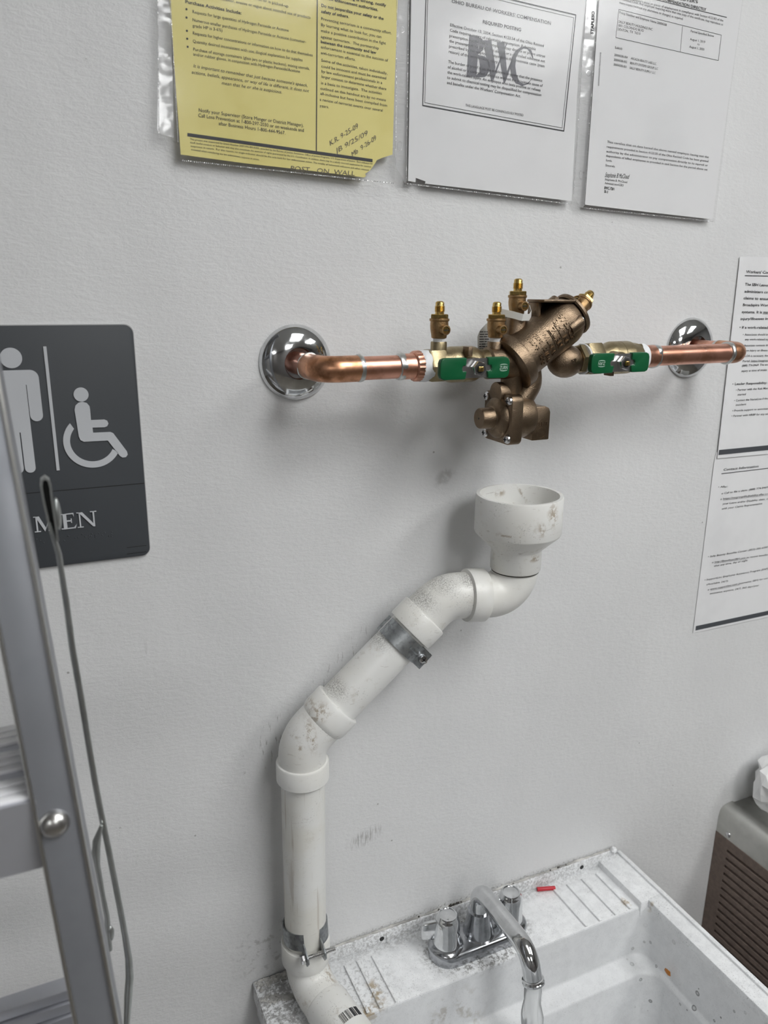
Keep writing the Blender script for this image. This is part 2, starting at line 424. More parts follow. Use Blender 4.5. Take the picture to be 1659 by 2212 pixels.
def put(name, mb, m, parent=None, bevel=0., ang=35, bseg=2, kind=None, label=None, smooth=True):
    if isinstance(mb, list):
        for q in mb: o = put(name, q, m, parent, bevel, ang, bseg, kind, label, smooth)
        return o
    bm = bmesh.new()
    loc = V(parent['_o']) if parent is not None else V((0, 0, 0))
    vs = [bm.verts.new(v - loc) for v in mb.v]
    for f in mb.f:
        try: bm.faces.new([vs[i] for i in f])
        except ValueError: pass
    bmesh.ops.remove_doubles(bm, verts=bm.verts, dist=2e-6)
    bmesh.ops.recalc_face_normals(bm, faces=bm.faces)
    if bevel:
        ed = [e for e in bm.edges if len(e.link_faces) == 2 and e.calc_face_angle(0) > math.radians(ang)]
        bmesh.ops.bevel(bm, geom=ed, offset=bevel, segments=bseg, profile=.5, affect='EDGES', clamp_overlap=True)
    me = bpy.data.meshes.new(name); bm.to_mesh(me); bm.free()
    if smooth:
        me.polygons.foreach_set('use_smooth', [True] * len(me.polygons)); me.set_sharp_from_angle(angle=math.radians(ang))
    me.materials.append(M[m] if isinstance(m, str) else m)
    o = bpy.data.objects.new(name, me); COL.objects.link(o)
    if parent is not None: o.parent = parent; o['_o'] = parent['_o']
    else: o['_o'] = (0., 0., 0.)
    if kind: o['kind'] = kind
    if label: o['label'] = label
    return o
def thing(name, label, cat, loc, group=None):
    o = bpy.data.objects.new(name, None); COL.objects.link(o); o.location = loc; o['_o'] = tuple(loc)
    o.empty_display_size = .02
    o['label'] = label; o['category'] = cat
    if group: o['group'] = group
    return o
def tag(o, label, cat, group=None):
    o['label'] = label; o['category'] = cat
    if group: o['group'] = group
    return o
# text outlines -> triangles in unit space
_tc = {}
def glyphs(s, shear=0., offset=0., ext=0.):
    k = (s, shear, offset, ext)
    if k in _tc: return _tc[k]
    cu = bpy.data.curves.new('t', 'FONT'); cu.body = s; cu.size = 1; cu.shear = shear; cu.offset = offset; cu.extrude = ext; cu.resolution_u = 2
    ob = bpy.data.objects.new('t', cu); me = ob.to_mesh()
    vs = [tuple(v.co) for v in me.vertices]; fs = [tuple(p.vertices) for p in me.polygons]
    ob.to_mesh_clear(); bpy.data.objects.remove(ob); bpy.data.curves.remove(cu)
    x0 = min((v[0] for v in vs), default=0); x1 = max((v[0] for v in vs), default=1)
    _tc[k] = (vs, fs, x0, x1); return _tc[k]
def text(mb, s, q0, q1, h, nrm, shear=0., offset=0., lift=0., full=None, ext=0.):
    """text with baseline from q0 to q1 (3-D), letter size h, face normal nrm"""
    q0, q1 = V(q0), V(q1); n = V(nrm).normalized()
    vs, fs, x0, x1 = glyphs(s, shear, offset, ext)
    sc = (q1 - q0).length / max(1e-6, x1 - x0)
    if full: vs, fs, _, _ = glyphs(full, shear, offset, ext)
    ux = (q1 - q0).normalized(); uy = n.cross(ux).normalized()
    mb.add([q0 + ux * ((v[0] - x0) * sc) + uy * (v[1] * h) + n * (lift + v[2] * h) for v in vs], fs)

# ---------------------------------------------------------------- room
def struct(name, mb, m, **k):
    o = put(name, mb, m, **k); o['kind'] = 'structure'; return o
XL, XR, YF = -2.6, 3.6, -4.2
struct('wall_back', MB().box2((XL, 0, 0), (XR, .12, CEIL)), 'wall_paint')
struct('wall_left', MB().box2((XL - .1, YF, 0), (XL, .12, CEIL)), 'side_wall')
struct('wall_right', MB().box2((XR, YF, 0), (XR + .1, .12, CEIL)), 'side_wall')
struct('wall_front', MB().box2((XL - .1, YF - .1, 0), (XR + .1, YF, CEIL)), 'stock_wall')
struct('floor', MB().box2((XL - .1, YF - .1, -.1), (XR + .1, .12, 0)), 'floor_tile')
struct('ceiling', MB().box2((XL - .1, YF - .1, CEIL), (XR + .1, .12, CEIL + .1)), 'ceiling_white')
def troffer(x, y, lab):
    t = thing('ceiling_light', lab, 'light', (x, y, CEIL))
    f = MB()
    for sx in (-1, 1): f.box((x + sx * .285, y, CEIL - .012), (.03, 1.2, .024))
    for sy in (-1, 1): f.box((x, y + sy * .585, CEIL - .012), (.54, .03, .024))
    put('frame', f, 'steel_white', t)
    put('diffuser', MB().box((x, y, CEIL - .006), (.54, 1.14, .01)), 'lamp_diffuser', t)
troffer(.70, -1.35, 'ceiling light panel over the floor in front of the utility sink')
troffer(1.80, -1.60, 'ceiling light panel beyond the drinking fountain')
troffer(-1.70, -3.30, 'ceiling light panel beyond the step ladder')
troffer(.45, -3.3, 'ceiling light panel by the far wall opposite the sink')

# ---------------------------------------------------------------- restroom sign
def Q8(x, y): return (x / 3.686, 660 + y / 3.686)
SY = -.005
def sp(x, y, d=SY): return PY(*Q8(x, y), d)
sgn = thing('restroom_sign', 'dark grey raised-letter restroom sign reading MEN on the wall', 'sign', (.02, 0, 1.46))
x0, x1, z0, z1 = -.056, .0955, 1.4625, 1.6965
pts = [V((x0 / 2 + x1 / 2 + a, -.0045, (z0 + z1) / 2 + b)) for a, b in rnd_rect(x1 - x0, z1 - z0, .008)]
put('plate', MB().prism(pts, (0, .0045, 0)), 'sign_plastic', sgn, bevel=.0004)
pe = [V((x0 / 2 + x1 / 2 + a, -.0030, (z0 + z1) / 2 + b)) for a, b in rnd_rect(x1 - x0 + .0016, z1 - z0 + .0016, .0085)]
put('backing_edge', MB().prism(pe, (0, .003, 0)), 'sign_edge', sgn)
g0, g1 = sp(50, 1497, -.0046), sp(1165, 1413, -.0046)
put('groove_line', MB().box2((x0 + .001, -.0047, g1.z - .0004), (x1 - .0005, -.0044, g1.z + .0003)), 'black', sgn)
def disc(c, r, n=28): return [c + V((r * math.cos(2 * math.pi * k / n), 0, r * math.sin(2 * math.pi * k / n))) for k in range(n)]
UP = V((0, -.0012, 0))
def arc(c, r, a0, a1, n=10): return [c + V((r * math.cos(math.radians(a0 + (a1 - a0) * k / n)), 0, r * math.sin(math.radians(a0 + (a1 - a0) * k / n)))) for k in range(n + 1)]
D = -.0044
hc = sp(88, 417, D); hr = (sp(178, 417, D) - sp(0, 417, D)).length / 2
put('man_head', MB().prism(disc(hc, hr), UP), 'sign_symbol', sgn)
mc = hc.x
top = sp(100, 515, D).z; armx = sp(325, 720, D).x; slit = sp(222, 720, D).x; slz = sp(213, 630, D).z; armb = sp(292, 920, D).z
legr = sp(262, 1100, D).x; legin = .0005; crot = sp(147, 1010, D).z; foot = sp(233, 1330, D).z
ar = (armx - slit) / 2; lr = (legr - mc - legin) / 2
half = []
rr = .0075
half += arc(V((armx - rr, D, top - rr)), rr, 90, 0, 6)
half += arc(V((armx - ar, D, armb + ar)), ar, 0, -180, 10)
half += [V((slit, D, slz)), V((slit - .0006, D, slz)), V((slit - .0006, D, armb + ar))]
half += arc(V((legr - lr, D, foot + lr)), lr, 0, -180, 10)
half += [V((mc + legin, D, crot))]
mir = [V((2 * mc - q.x, q.y, q.z)) for q in reversed(half)]
put('man_figure', MB().prism(half + mir, UP), 'sign_symbol', sgn)
b0, b1 = sp(360, 325, D), sp(459, 1311, D)
put('divider_bar', MB().box2((b0.x * .5 + b1.x * .5 - .0014, D - .0012, b1.z), (b0.x * .5 + b1.x * .5 + .0014, D, b0.z)), 'sign_symbol', sgn)
put('wheelchair_head', MB().prism(disc(sp(645, 708, D), (sp(705, 708, D) - sp(585, 708, D)).length / 2), UP), 'sign_symbol', sgn)
body = [(593, 830), (600, 795), (625, 772), (655, 766), (690, 775), (712, 800), (717, 830), (724, 911), (830, 907), (853, 916), (863, 938), (853, 959), (832, 968), (736, 970), (741, 1012), (878, 1006), (902, 1016), (1010, 1160), (1016, 1185), (1002, 1205), (975, 1208), (955, 1198), (858, 1073), (668, 1083), (640, 1070), (627, 1042)]
put('wheelchair_figure', MB().prism([sp(*q, D) for q in body], UP), 'sign_symbol', sgn)
wc = sp(735, 1078, D); ro = (sp(502, 1078, D) - wc).length; ri = ro * .765
whl = arc(wc, ro, 135, 331, 28) + list(reversed(arc(wc, ri, 140, 333, 28)))
put('wheel', MB().prism(whl, UP), 'sign_symbol', sgn)
# serif letters M E N built as strokes
def strokes(lst, ox, oz, h, wd):
    mb = MB()
    for i, poly in enumerate(lst): mb.prism([V((ox + a * wd, D + .0002, oz + b * h)) for a, b in poly], UP * (1.15 + .06 * i))
    return mb
mz = sp(560, 1775, D).z; mh = sp(640, 1640, D).z - sp(640, 1762, D).z
def bar(a0, b0_, a1, b1_): return [(a0, b0_), (a1, b0_), (a1, b1_), (a0, b1_)]
LM = [bar(0, 0, .30, .05), bar(.10, 0, .18, 1), [(0, 1), (.26, 1), (.26, .95), (0, .95)], [(.10, 1), (.27, 1), (.56, .22), (.50, .0)], [(.50, .0), (.56, .22), (.80, 1), (.86, 1)], bar(.76, 0, .92, 1), bar(.66, 0, 1.02, .05), bar(.78, .95, 1.02, 1)]
LE = [bar(0, 0, .9, .06), bar(0, .94, .85, 1), bar(.15, 0, .38, 1), bar(.3, .48, .68, .55), bar(.64, .38, .70, .65), [(.85, 1), (.85, .76), (.78, .94)], [(.9, 0), (1.0, .28), (.8, .06)]]
LN = [bar(0, 0, .30, .05), bar(.11, 0, .18, 1), bar(0, .95, .28, 1), [(.10, 1), (.28, 1), (.86, .12), (.86, 0), (.78, 0)], bar(.80, 0, .88, 1), bar(.68, .95, 1.0, 1)]
for nm, Ls, a, b in (('letter', LM, 265, 432), ('letter', LE, 482, 608), ('letter', LN, 612, 772)):
    ax_, bx_ = sp(a, 1700, D).x, sp(b, 1700, D).x
    put(nm, strokes(Ls, ax_, mz, mh, bx_ - ax_), 'sign_symbol', sgn)
br = MB()
for q in [(268, 1862), (290, 1860), (272, 1895), (322, 1872), (348, 1888), (512, 1872), (545, 1835), (598, 1850), (622, 1846), (655, 1822), (678, 1840), (708, 1832), (730, 1816), (708, 1855), (760, 1830), (785, 1812), (760, 1846), (815, 1828), (835, 1808), (868, 1836), (888, 1800), (888, 1818), (888, 1838), (725, 1836)]:
    br.ball(sp(*q, D), .0008, 8)
put('braille_dots', br, 'sign_plastic', sgn)
pl = MB()
for a, b in (((1010, 1925), (1165, 1909)), ((1010, 1975), (1165, 1959))):
    q, r_ = sp(*a, D), sp(*b, D); pl.box2((q.x, D - .0003, r_.z - .00025), (r_.x, D, r_.z + .00025))
put('slot_lines', pl, 'black', sgn)

# ---------------------------------------------------------------- sheets on the wall
class Sheet:
    """a sheet hanging a little off the wall: plane given by Y at two heights"""
    def __init__(s, ya, za, yb, zb, sc, ox, oy):
        s.p = V((0, ya, za)); d = V((0, yb - ya, zb - za)).normalized(); s.n = V((1, 0, 0)).cross(d).normalized()
        if s.n.y > 0: s.n = -s.n
        s.sc, s.ox, s.oy = sc, ox, oy
    def q(s, x, y, lift=0.):
        d = ray(s.ox + x / s.sc, s.oy + y / s.sc); t = (s.p + s.n * lift - CAM).dot(s.n) / d.dot(s.n)
        return CAM + d * t
    def poly(s, pts, lift, th):
        return MB().prism([s.q(x, y, lift) for x, y in pts], -s.n * th)
    def lines(s, L, h, lift=.0004, shear=0., offset=0.):
        out = []
        for l in L:
            mb = MB(); text(mb, l[0], s.q(*l[1:3], lift), s.q(*l[3:5], lift), h, s.n, shear, offset, full=l[5] if len(l) > 5 else None)
            out.append(mb)
        return out
    def strip(s, a, b, w_, lift=.0003):
        p, q = s.q(*a, lift), s.q(*b, lift); d = (q - p).normalized(); e = s.n.cross(d) * w_ / 2
        return [p + e, q + e, q - e, p - e]
    def rules(s, R, lift=.0003):
        return [MB().prism(s.strip(a, b, w_, lift), -s.n * .0001) for a, b, w_ in R]

# --- yellow handout
A = Sheet(-.012, 1.85, -.004, 2.13, 3.1302, 340, 0)
sh = thing('notice_sheet', 'yellow printed handout with handwritten dates inside a clear sleeve on the wall', 'paper', tuple(A.q(700, 1100)), 'sheets posted on the wall')
ypts = [(158, 1045), (600, 1105), (1000, 1150), (1400, 1200), (1412, 1188), (1404, 1176), (1440, 1150), (1462, 1120), (1485, 1082), (1530, 1064), (1590, 1045), (1603, 600), (1625, 0), (1650, -550), (20, -560), (82, 0), (120, 520)]
put('sheet', A.poly(ypts, 0, .0003), 'paper_yellow', sh)
big = [("about or is picked-up", 640, -8, 885, 52), ("behavior, evasive or vague about intended use of products", 425, -2, 1035, 128),
 ("Requests for large quantities of Hydrogen Peroxide or Acetone", 238, 88, 888, 215), ("Numerous smaller purchases of Hydrogen Peroxide or Acetone (consumer-", 238, 143, 1005, 292),
 ("grade HP is 3-6%)", 238, 182, 440, 215), ("Requests for higher concentrations or information on how to do that themselves", 240, 232, 1050, 382),
 ("Quantity desired inconsistent with use; illogical explanation for supplies", 240, 287, 982, 415), ("Purchase of storage containers (glass jars or plastic buckets), mixing utensils,", 243, 342, 1030, 473),
 ("and/or rubber gloves, in conjunction with Hydrogen Peroxide/Acetone", 243, 375, 965, 492),
 ("Preventing terrorism is a community effort.", 1108, 135, 1583, 232), ("By learning what to look for, you can", 1108, 175, 1515, 258), ("make a positive contribution in the fight", 1107, 215, 1545, 302),
 ("against terrorism.  The partnership", 1106, 255, 1497, 335), ("enforcement is essential to the success of", 1106, 325, 1560, 417), ("anti-terrorism efforts.", 1106, 365, 1340, 412),
 ("Some of the activities, taken individually,", 1108, 415, 1555, 505), ("could be innocent and must be examined", 1109, 455, 1547, 537), ("by law enforcement professionals in a", 1110, 490, 1520, 568),
 ("larger context to determine whether there", 1110, 525, 1548, 610), ("is a basis to investigate.  The activities", 1108, 568, 1518, 640), ("outlined on this handout are by no means", 1102, 605, 1545, 685),
 ("all-inclusive but have been compiled from", 1102, 640, 1553, 722), ("a review of terrorist events over several", 1098, 680, 1523, 755), ("years.", 1098, 722, 1160, 732)]
put('text_line', A.lines(big, .0036), 'ink', sh)
put('bold_text_line', A.lines([("Purchase Activities Include:", 190, 20, 568, 98), ("thing is wrong, notify", 1270, -10, 1547, 45), ("law enforcement authorities.", 1150, -2, 1492, 75), ("Do not jeopardize your safety or the", 1108, 45, 1530, 135), ("safety of others.", 1108, 85, 1295, 122), ("between the community and law", 1106, 290, 1480, 365)], .0037, offset=.018), 'ink', sh)
mb = A.lines([("It is important to remember that just because someone's speech,", 243, 455, 1015, 588), ("actions, beliefs, appearance, or way of life is different, it does not", 232, 497, 1025, 625), ("mean that he or she is suspicious.", 435, 570, 842, 632)], .0040, shear=.25)
put('italic_text', mb, 'ink', sh)
put('contact_text', A.lines([("Notify your Supervisor (Store Manger or District Manager).", 280, 755, 988, 858), ("Call Loss Prevention at 1-800-297-2030 or on weekends and", 277, 790, 990, 892), ("after Business Hours 1-800-444-9567.", 415, 845, 865, 910)], .0044), 'ink', sh)
put('small_print', A.lines([("This project was supported by Grant Number 2007-MU-BX-K002, awarded by the Bureau of Justice Assistance, Office of Justice Programs, U.S. Department of Justice.  Each indicator list", 220, 945, 1455, 1112),
 ("itself, lawful conduct or behavior and may also constitute the exercise of rights guaranteed by the U.S. Constitution. In addition, there may be a wholly innocent explanation for conduct", 222, 968, 1445, 1133),
 ("suspicious in nature.  For this reason, no single indicator should be the sole basis for law enforcement action. The totality of behavioral indicators and other relevant", 225, 992, 1430, 1155),
 ("evaluated when considering any law enforcement response or action.", 228, 1015, 690, 1085)], .0023), 'ink', sh)
put('rule_line', A.rules([((203, 910), (1455, 1086), .0029), ((1083, -300), (1075, 1030), .0010)]), 'ink', sh)
for q in [(197, 62), (197, 118), (200, 208), (202, 262), (205, 316)]: put('bullet', MB().prism([A.q(*q, .0004) + V((.0009 * math.cos(k), 0, .0009 * math.sin(k))) for k in [i * math.pi / 5 for i in range(10)]], -A.n * .0001), 'ink', sh)
hw = A.lines([("K.R. 9-25-09", 1170, 985, 1365, 860), ("JB 9/25/09", 1205, 1040, 1430, 908), ("Mb  9-26-09", 1320, 1060, 1487, 940)], .0062, shear=.3)
hw += A.lines([("POST   ON  WALL", 900, 1152, 1335, 1188)], .0062, shear=.12)
put('handwriting', hw, 'ink_pen', sh)
# --- employer posting
B = Sheet(-.010, 1.83, -.004, 2.11, 3.858, 850, 0)
sh = thing('notice_sheet', 'white required posting with a double black border and big grey BWC letters', 'paper', tuple(B.q(800, 1600)), 'sheets posted on the wall')
put('sheet', B.poly([(122, 1508), (184, 1518), (186, 1482), (268, 1512), (262, 1530), (700, 1580), (1485, 1676), (1540, 600), (1602, 0), (1670, -700), (182, -700), (148, 0)], 0, .0003), 'paper_white', sh)
put('border_line', B.rules([((280, -300), (244, 880), .0009), ((241, 878), (1423, 1092), .0012), ((1420, 1094), (1520, 122), .0010), ((400, -140), (1522, 125), .0012), ((295, -300), (261, 857), .0004), ((260, 855), (1407, 1066), .0004), ((1405, 1068), (1503, 147), .0004), ((400, -113), (1504, 148), .0004)]), 'ink', sh)
gl = MB()
def bp(L): gl.prism([B.q(x, y, .00025) for x, y in L], -B.n * .0001)
bp([(632, 292), (716, 304), (690, 640), (608, 640)])
bp([(700, 455), (760, 470), (790, 500), (802, 550), (795, 600), (765, 640), (690, 645), (690, 625), (715, 605), (722, 550), (715, 500), (698, 478)])
bp([(700, 306), (740, 325), (758, 370), (745, 420), (700, 455), (700, 435), (712, 400), (712, 340)])
bp([(742, 335), (815, 335), (850, 560), (825, 675), (815, 672)]); bp([(825, 640), (940, 362), (946, 366), (832, 672)])
bp([(862, 352), (925, 350), (945, 590), (928, 688), (918, 690)]); bp([(925, 640), (1010, 440), (1018, 445), (932, 685)])
co = [(1165, 480), (1150, 420), (1110, 392), (1065, 390), (1020, 420), (985, 480), (970, 560), (985, 640), (1020, 695), (1075, 715), (1125, 700), (1150, 660), (1146, 690), (1140, 705), (1128, 712)]
ci = [(1150, 660), (1120, 690), (1085, 700), (1050, 680), (1025, 620), (1015, 550), (1022, 480), (1050, 425), (1085, 405), (1115, 410), (1140, 440), (1160, 485)]
bp(co[:11] + ci)
put('agency_letters', gl, 'ink_grey', sh)
put('heading', B.lines([("OHIO BUREAU OF WORKERS' COMPENSATION", 485, 22, 1310, 208)], .0048, offset=.004), 'ink_light', sh)
put('subheading', B.lines([("REQUIRED POSTING", 745, 195, 1063, 262)], .0046, offset=.02), 'ink_light', sh)
put('text_line', B.lines([("Effective October 13, 2004, Section 4123.54 of the Ohio Revised", 472, 218, 1252, 392), ("Code requires notice of rebuttable presumption. Rebuttable", 470, 262, 1185, 420), ("presumption means that an employee may dispute or prove untrue", 466, 308, 1263, 480),
 ("the presumption (or belief) that alcohol or a controlled substance not", 466, 352, 1262, 522), ("prescribed by the employee's physician is the proximate cause (main", 463, 395, 1258, 562), ("reason) of the work-related injury.", 460, 440, 872, 528),
 ("The burden of proof is on the employee to prove that the presence", 456, 525, 1240, 682), ("of alcohol or a controlled substance was not the proximate cause of", 453, 568, 1243, 725), ("the work-related injury. An employee who tests positive or refuses", 450, 612, 1225, 762),
 ("to submit to chemical testing may be disqualified for compensation", 447, 655, 1232, 802), ("and benefits under the Workers' Compensation Act.", 445, 698, 1060, 812)], .0040, offset=.004), 'ink', sh)
put('footer_text', B.lines([("THIS LANGUAGE MUST BE CONSPICUOUSLY POSTED", 600, 885, 1083, 970)], .0034), 'ink', sh)
# --- certificate
Cc = Sheet(-.009, 1.82, -.004, 2.1, 3.867, 1230, 0)
sh = thing('notice_sheet', 'white typed certificate with a boxed policy table and a signature', 'paper', tuple(Cc.q(700, 1780)), 'sheets posted on the wall')
put('sheet', Cc.poly([(130, 1710), (660, 1772), (1195, 1832), (1320, 900), (1445, 0), (1540, -700), (300, -700), (248, 0)], 0, .0003), 'paper_white', sh)
put('text_line', Cc.lines([("the employer's place or places of employment in compliance with Section 4123.83 of the", 470, -8, 1285, 180), ("Revised Code. Any employer requiring more than one copy of this certificate, may reproduce as", 445, 4, 1282, 213), ("many copies (without any alterations or changes) as required.", 418, 30, 950, 168),
 ("Policy Number and Employer Name 20004338", 418, 112, 812, 218), ("SALLY BEAUTY HOLDINGS INC", 410, 188, 693, 255), ("3001 COLORADO BLVD", 407, 220, 620, 267), ("DENTON,  TX  76210", 403, 252, 592, 292),
 ("Period Specified Below", 1013, 268, 1207, 310), ("August 1, 2019", 1007, 335, 1133, 360), ("to", 1070, 376, 1086, 380), ("August 1, 2020", 1002, 397, 1126, 422), ("Sub(s):", 380, 405, 443, 416),
 ("20004338-004", 375, 467, 485, 489), ("ARCADIA BEAUTY LABS LLC", 512, 495, 725, 542), ("20004338-002", 371, 506, 481, 528), ("BEAUTY SYSTEMS GROUP LLC", 507, 534, 740, 584), ("20004338-001", 368, 546, 476, 568), ("SALLY BEAUTY SUPPLY LLC", 503, 574, 718, 619),
 ("This certifies that on date hereof the above named employer having met the", 315, 1192, 1163, 1320), ("requirements provided in Section 4123.35 of the Ohio Revised Code has been granted", 312, 1232, 1160, 1355), ("authority by the administrator to pay compensation directly to its injured or", 309, 1272, 1156, 1390),
 ("dependents of killed employees as provided in said Section for the period above set", 306, 1308, 1153, 1425), ("forth.", 304, 1346, 357, 1354), ("Sincerely,", 301, 1388, 382, 1399), ("Stephanie B. McCloud", 297, 1505, 483, 1530), ("Administrator/CEO", 295, 1537, 452, 1557)], .0035), 'ink', sh)
put('bold_text_line', Cc.lines([("EMPLOYER'S", 850, -16, 1073, 28), ("PAY COMPENSATION DIRECTLY", 715, -8, 1143, 92), ("BWC-7201", 292, 1578, 374, 1590), ("SI-1", 290, 1608, 320, 1613)], .0042, offset=.02), 'ink', sh)
put('signature', Cc.lines([("Stephanie B McCloud", 297, 1478, 502, 1494)], .0075, shear=.45), 'ink', sh)
put('rule_line', Cc.rules([((700, -8), (1315, 145), .0007), ((413, 78), (1270, 293), .0004), ((1270, 293), (1245, 505), .0004), ((1245, 505), (388, 313), .0004), ((388, 313), (413, 78), .0004), ((945, 218), (927, 435), .0004)]), 'ink', sh)
put('side_code', Cc.lines([("BWC1P0421A00724230209", 256, 438, 238, 716)], .0026), 'ink', sh)
# --- two slides at the right
D_ = Sheet(-.003, 1.51, -.002, 1.78, 2.633, 1480, 540)
sh = thing('notice_sheet', 'white leave and injury instruction sheet taped behind the copper elbow', 'paper', tuple(D_.q(300, 1170)), 'sheets posted on the wall')
put('sheet', D_.poly([(312, 38), (183, 1186), (471, 1160), (830, 1125), (880, 50)], 0, .0003), 'paper_white', sh)
put('bold_text_line', D_.lines([("Workers' Co", 347, 131, 468, 135, "Workers' Compensation")], .0052, offset=.012), 'ink', sh)
put('text_line', D_.lines([("The SBH Leave", 340, 202, 470, 208, "The SBH Leave of Absence team"), ("administers co", 337, 242, 470, 247), ("claims to ensu", 332, 280, 465, 285, "claims to ensure"), ("Broadspire Wor", 328, 319, 470, 321, "Broadspire Workers"), ("systems. It is ma", 322, 359, 470, 361), ("injury/illnesses in", 315, 399, 470, 397), ("• If a work-related", 308, 447, 470, 448)], .0050, offset=.016), 'ink', sh)
put('text_line', D_.lines([("• Associates should in", 328, 487, 470, 486), ("any work-related inj", 340, 514, 470, 514), ("• Associate contacts th", 325, 549, 470, 547), ("on injury or illness", 345, 577, 468, 576), ("LOA is necessary, the", 340, 608, 470, 606), ("Portal: https://mygrou", 327, 638, 470, 634), ("(888) 774-8469. The ass", 323, 664, 470, 657), ("injury at time of intake", 321, 694, 465, 687),
 ("• Partner with the Risk Man", 288, 802, 470, 791), ("started", 298, 828, 345, 825), ("• Contact the NurseLine if the", 278, 862, 470, 849), ("incident", 288, 887, 347, 882), ("• Provide support to associate", 268, 920, 470, 907), ("• Partner with HRBP for any ne", 263, 950, 470, 937)], .0042, offset=.004), 'ink', sh)
put('leader_text', D_.lines([("• Leader Responsibility:", 268, 769, 465, 761)], .0047, offset=.014), 'ink', sh)
put('rule_line', D_.rules([((340, 146), (700, 154), .0011), ((440, 364), (520, 364), .0004), ((372, 637), (520, 634), .0003)]), 'ink', sh)
put('footer_bar', D_.rules([((192, 1152), (800, 1092), .0075)]), 'bar_grey', sh)
E_ = Sheet(-.0012, 1.25, -.0012, 1.51, 2.633, 1480, 540)
sh = thing('notice_sheet', 'white contact information sheet below the leave instruction sheet', 'paper', tuple(E_.q(100, 2160)), 'sheets posted on the wall')
put('sheet', E_.poly([(178, 1150), (165, 1210), (45, 2178), (471, 2088), (800, 2010), (860, 1080)], 0, .0003), 'paper_white', sh)
put('bold_text_line', E_.lines([("Contact Information", 218, 1256, 417, 1236)], .0050, offset=.014, shear=.15), 'ink', sh)
put('text_line', E_.lines([("• Aflac:", 188, 1353, 243, 1350), ("o Call to file a claim: (888) 774-8469", 207, 1390, 470, 1354), ("o https://mygrouplifedisability.aflac.co", 200, 1422, 470, 1391), ("your Leave and/or Disability claim, o", 212, 1449, 470, 1420), ("with your Claims Representative", 208, 1477, 438, 1446),
 ("• Sally Beauty Benefits Center: (855)-286-6580", 130, 1750, 470, 1694), ("o http://BenefitsatSBH.com to review benefits", 152, 1782, 470, 1737), ("chat any time, day or night", 165, 1802, 355, 1769), ("• SupportLinc Employee Assistance Program (EAP)", 110, 1882, 470, 1817), ("(Available 24/7)", 122, 1907, 243, 1887), ("o www.supportlinc.com (username: SBH) for con", 128, 1937, 470, 1870), ("assistance anytime, 24/7, 365 days/year", 140, 1959, 420, 1911)], .0040, offset=.004, shear=.12), 'ink', sh)
put('rule_line', E_.rules([((207, 1273), (720, 1212), .0011), ((215, 1424), (470, 1395), .0003), ((165, 1784), (352, 1757), .0003), ((145, 1937), (310, 1905), .0003)]), 'ink', sh)
put('footer_bar', E_.rules([((60, 2152), (780, 1998), .0075)]), 'bar_grey', sh)
# --- clear sleeves
def sleeve(sht, label, body, strip, seam1, seam2, holes, bottom, mark=None):
    s = thing('plastic_sleeve', label, 'sleeve', tuple(sht.q(*bottom[0])), 'clear sleeves on the wall')
    put('pocket', sht.poly(body, .0012, .0002), 'sleeve_film', s)
    put('binder_strip', sht.poly(strip, .0010, .0003), 'sleeve_strip', s)
    for k, (a, b) in enumerate((seam1, seam2, bottom)):
        mb = MB(); n = int((V(b) - V(a)).length / (9 if k < 2 else 12)); p, q = sht.q(*a, .0014), sht.q(*b, .0014)
        for i in range(n):
            c = p.lerp(q, (i + .5) / n); mb.ball(c, .00055 if k < 2 else .0008, 6, (1, .5, 1), .2)
        o = put('weld_seam', mb, 'sleeve_seam', s)
    for (cx_, cy_, rx, ry) in holes:
        mb = MB(); n = 20; P = []
        for rr_ in (1., .78):
            P.append([sht.q(cx_ + rx * rr_ * math.cos(2 * math.pi * k / n), cy_ + ry * rr_ * math.sin(2 * math.pi * k / n), .0014) for k in range(n)])
        mb.add(P[0] + P[1], [(k, (k + 1) % n, n + (k + 1) % n, n + k) for k in range(n)])
        put('punched_hole', mb, 'sleeve_seam', s)
    if mark:
        put('brand_print', sht.lines([mark], .0052, lift=.0014, offset=.03), 'ink', s)
sleeve(A, 'clear plastic sleeve around the yellow handout', [(100, 930), (160, 1082), (700, 1150), (1602, 1242), (1635, 0), (1650, -560), (40, -560), (85, 0)], [(8, 60), (0, 880), (30, 908), (112, 930), (90, 0), (60, -560), (-20, -560), (0, 0)], ((88, 0), (140, 960)), ((2, 0), (10, 900)), [], ((165, 1084), (1600, 1240)))
sleeve(B, 'clear punched sleeve around the required posting', [(105, 1525), (1487, 1705), (1545, 600), (1608, 0), (1670, -700), (170, -700), (130, 0)], [(15, 1385), (100, 1530), (130, 0), (170, -700), (50, -700), (30, 0)], ((128, 0), (106, 1510)), ((28, 0), (18, 1370)), [(73, 247, 22, 28), (53, 1218, 22, 45)], ((110, 1530), (1485, 1702)))
sleeve(Cc, 'clear punched sleeve around the typed certificate', [(118, 1735), (1215, 1858), (1330, 900), (1452, 0), (1540, -700), (280, -700), (235, 0)], [(30, 1630), (92, 1730), (118, 1735), (235, 0), (280, -700), (180, -700), (145, 0)], ((238, 0), (122, 1720)), ((142, 0), (36, 1620)), [(160, 612, 20, 26), (97, 1460, 17, 38)], ((120, 1737), (1210, 1852)), ("STAPLES®", 199, 287, 212, 95))

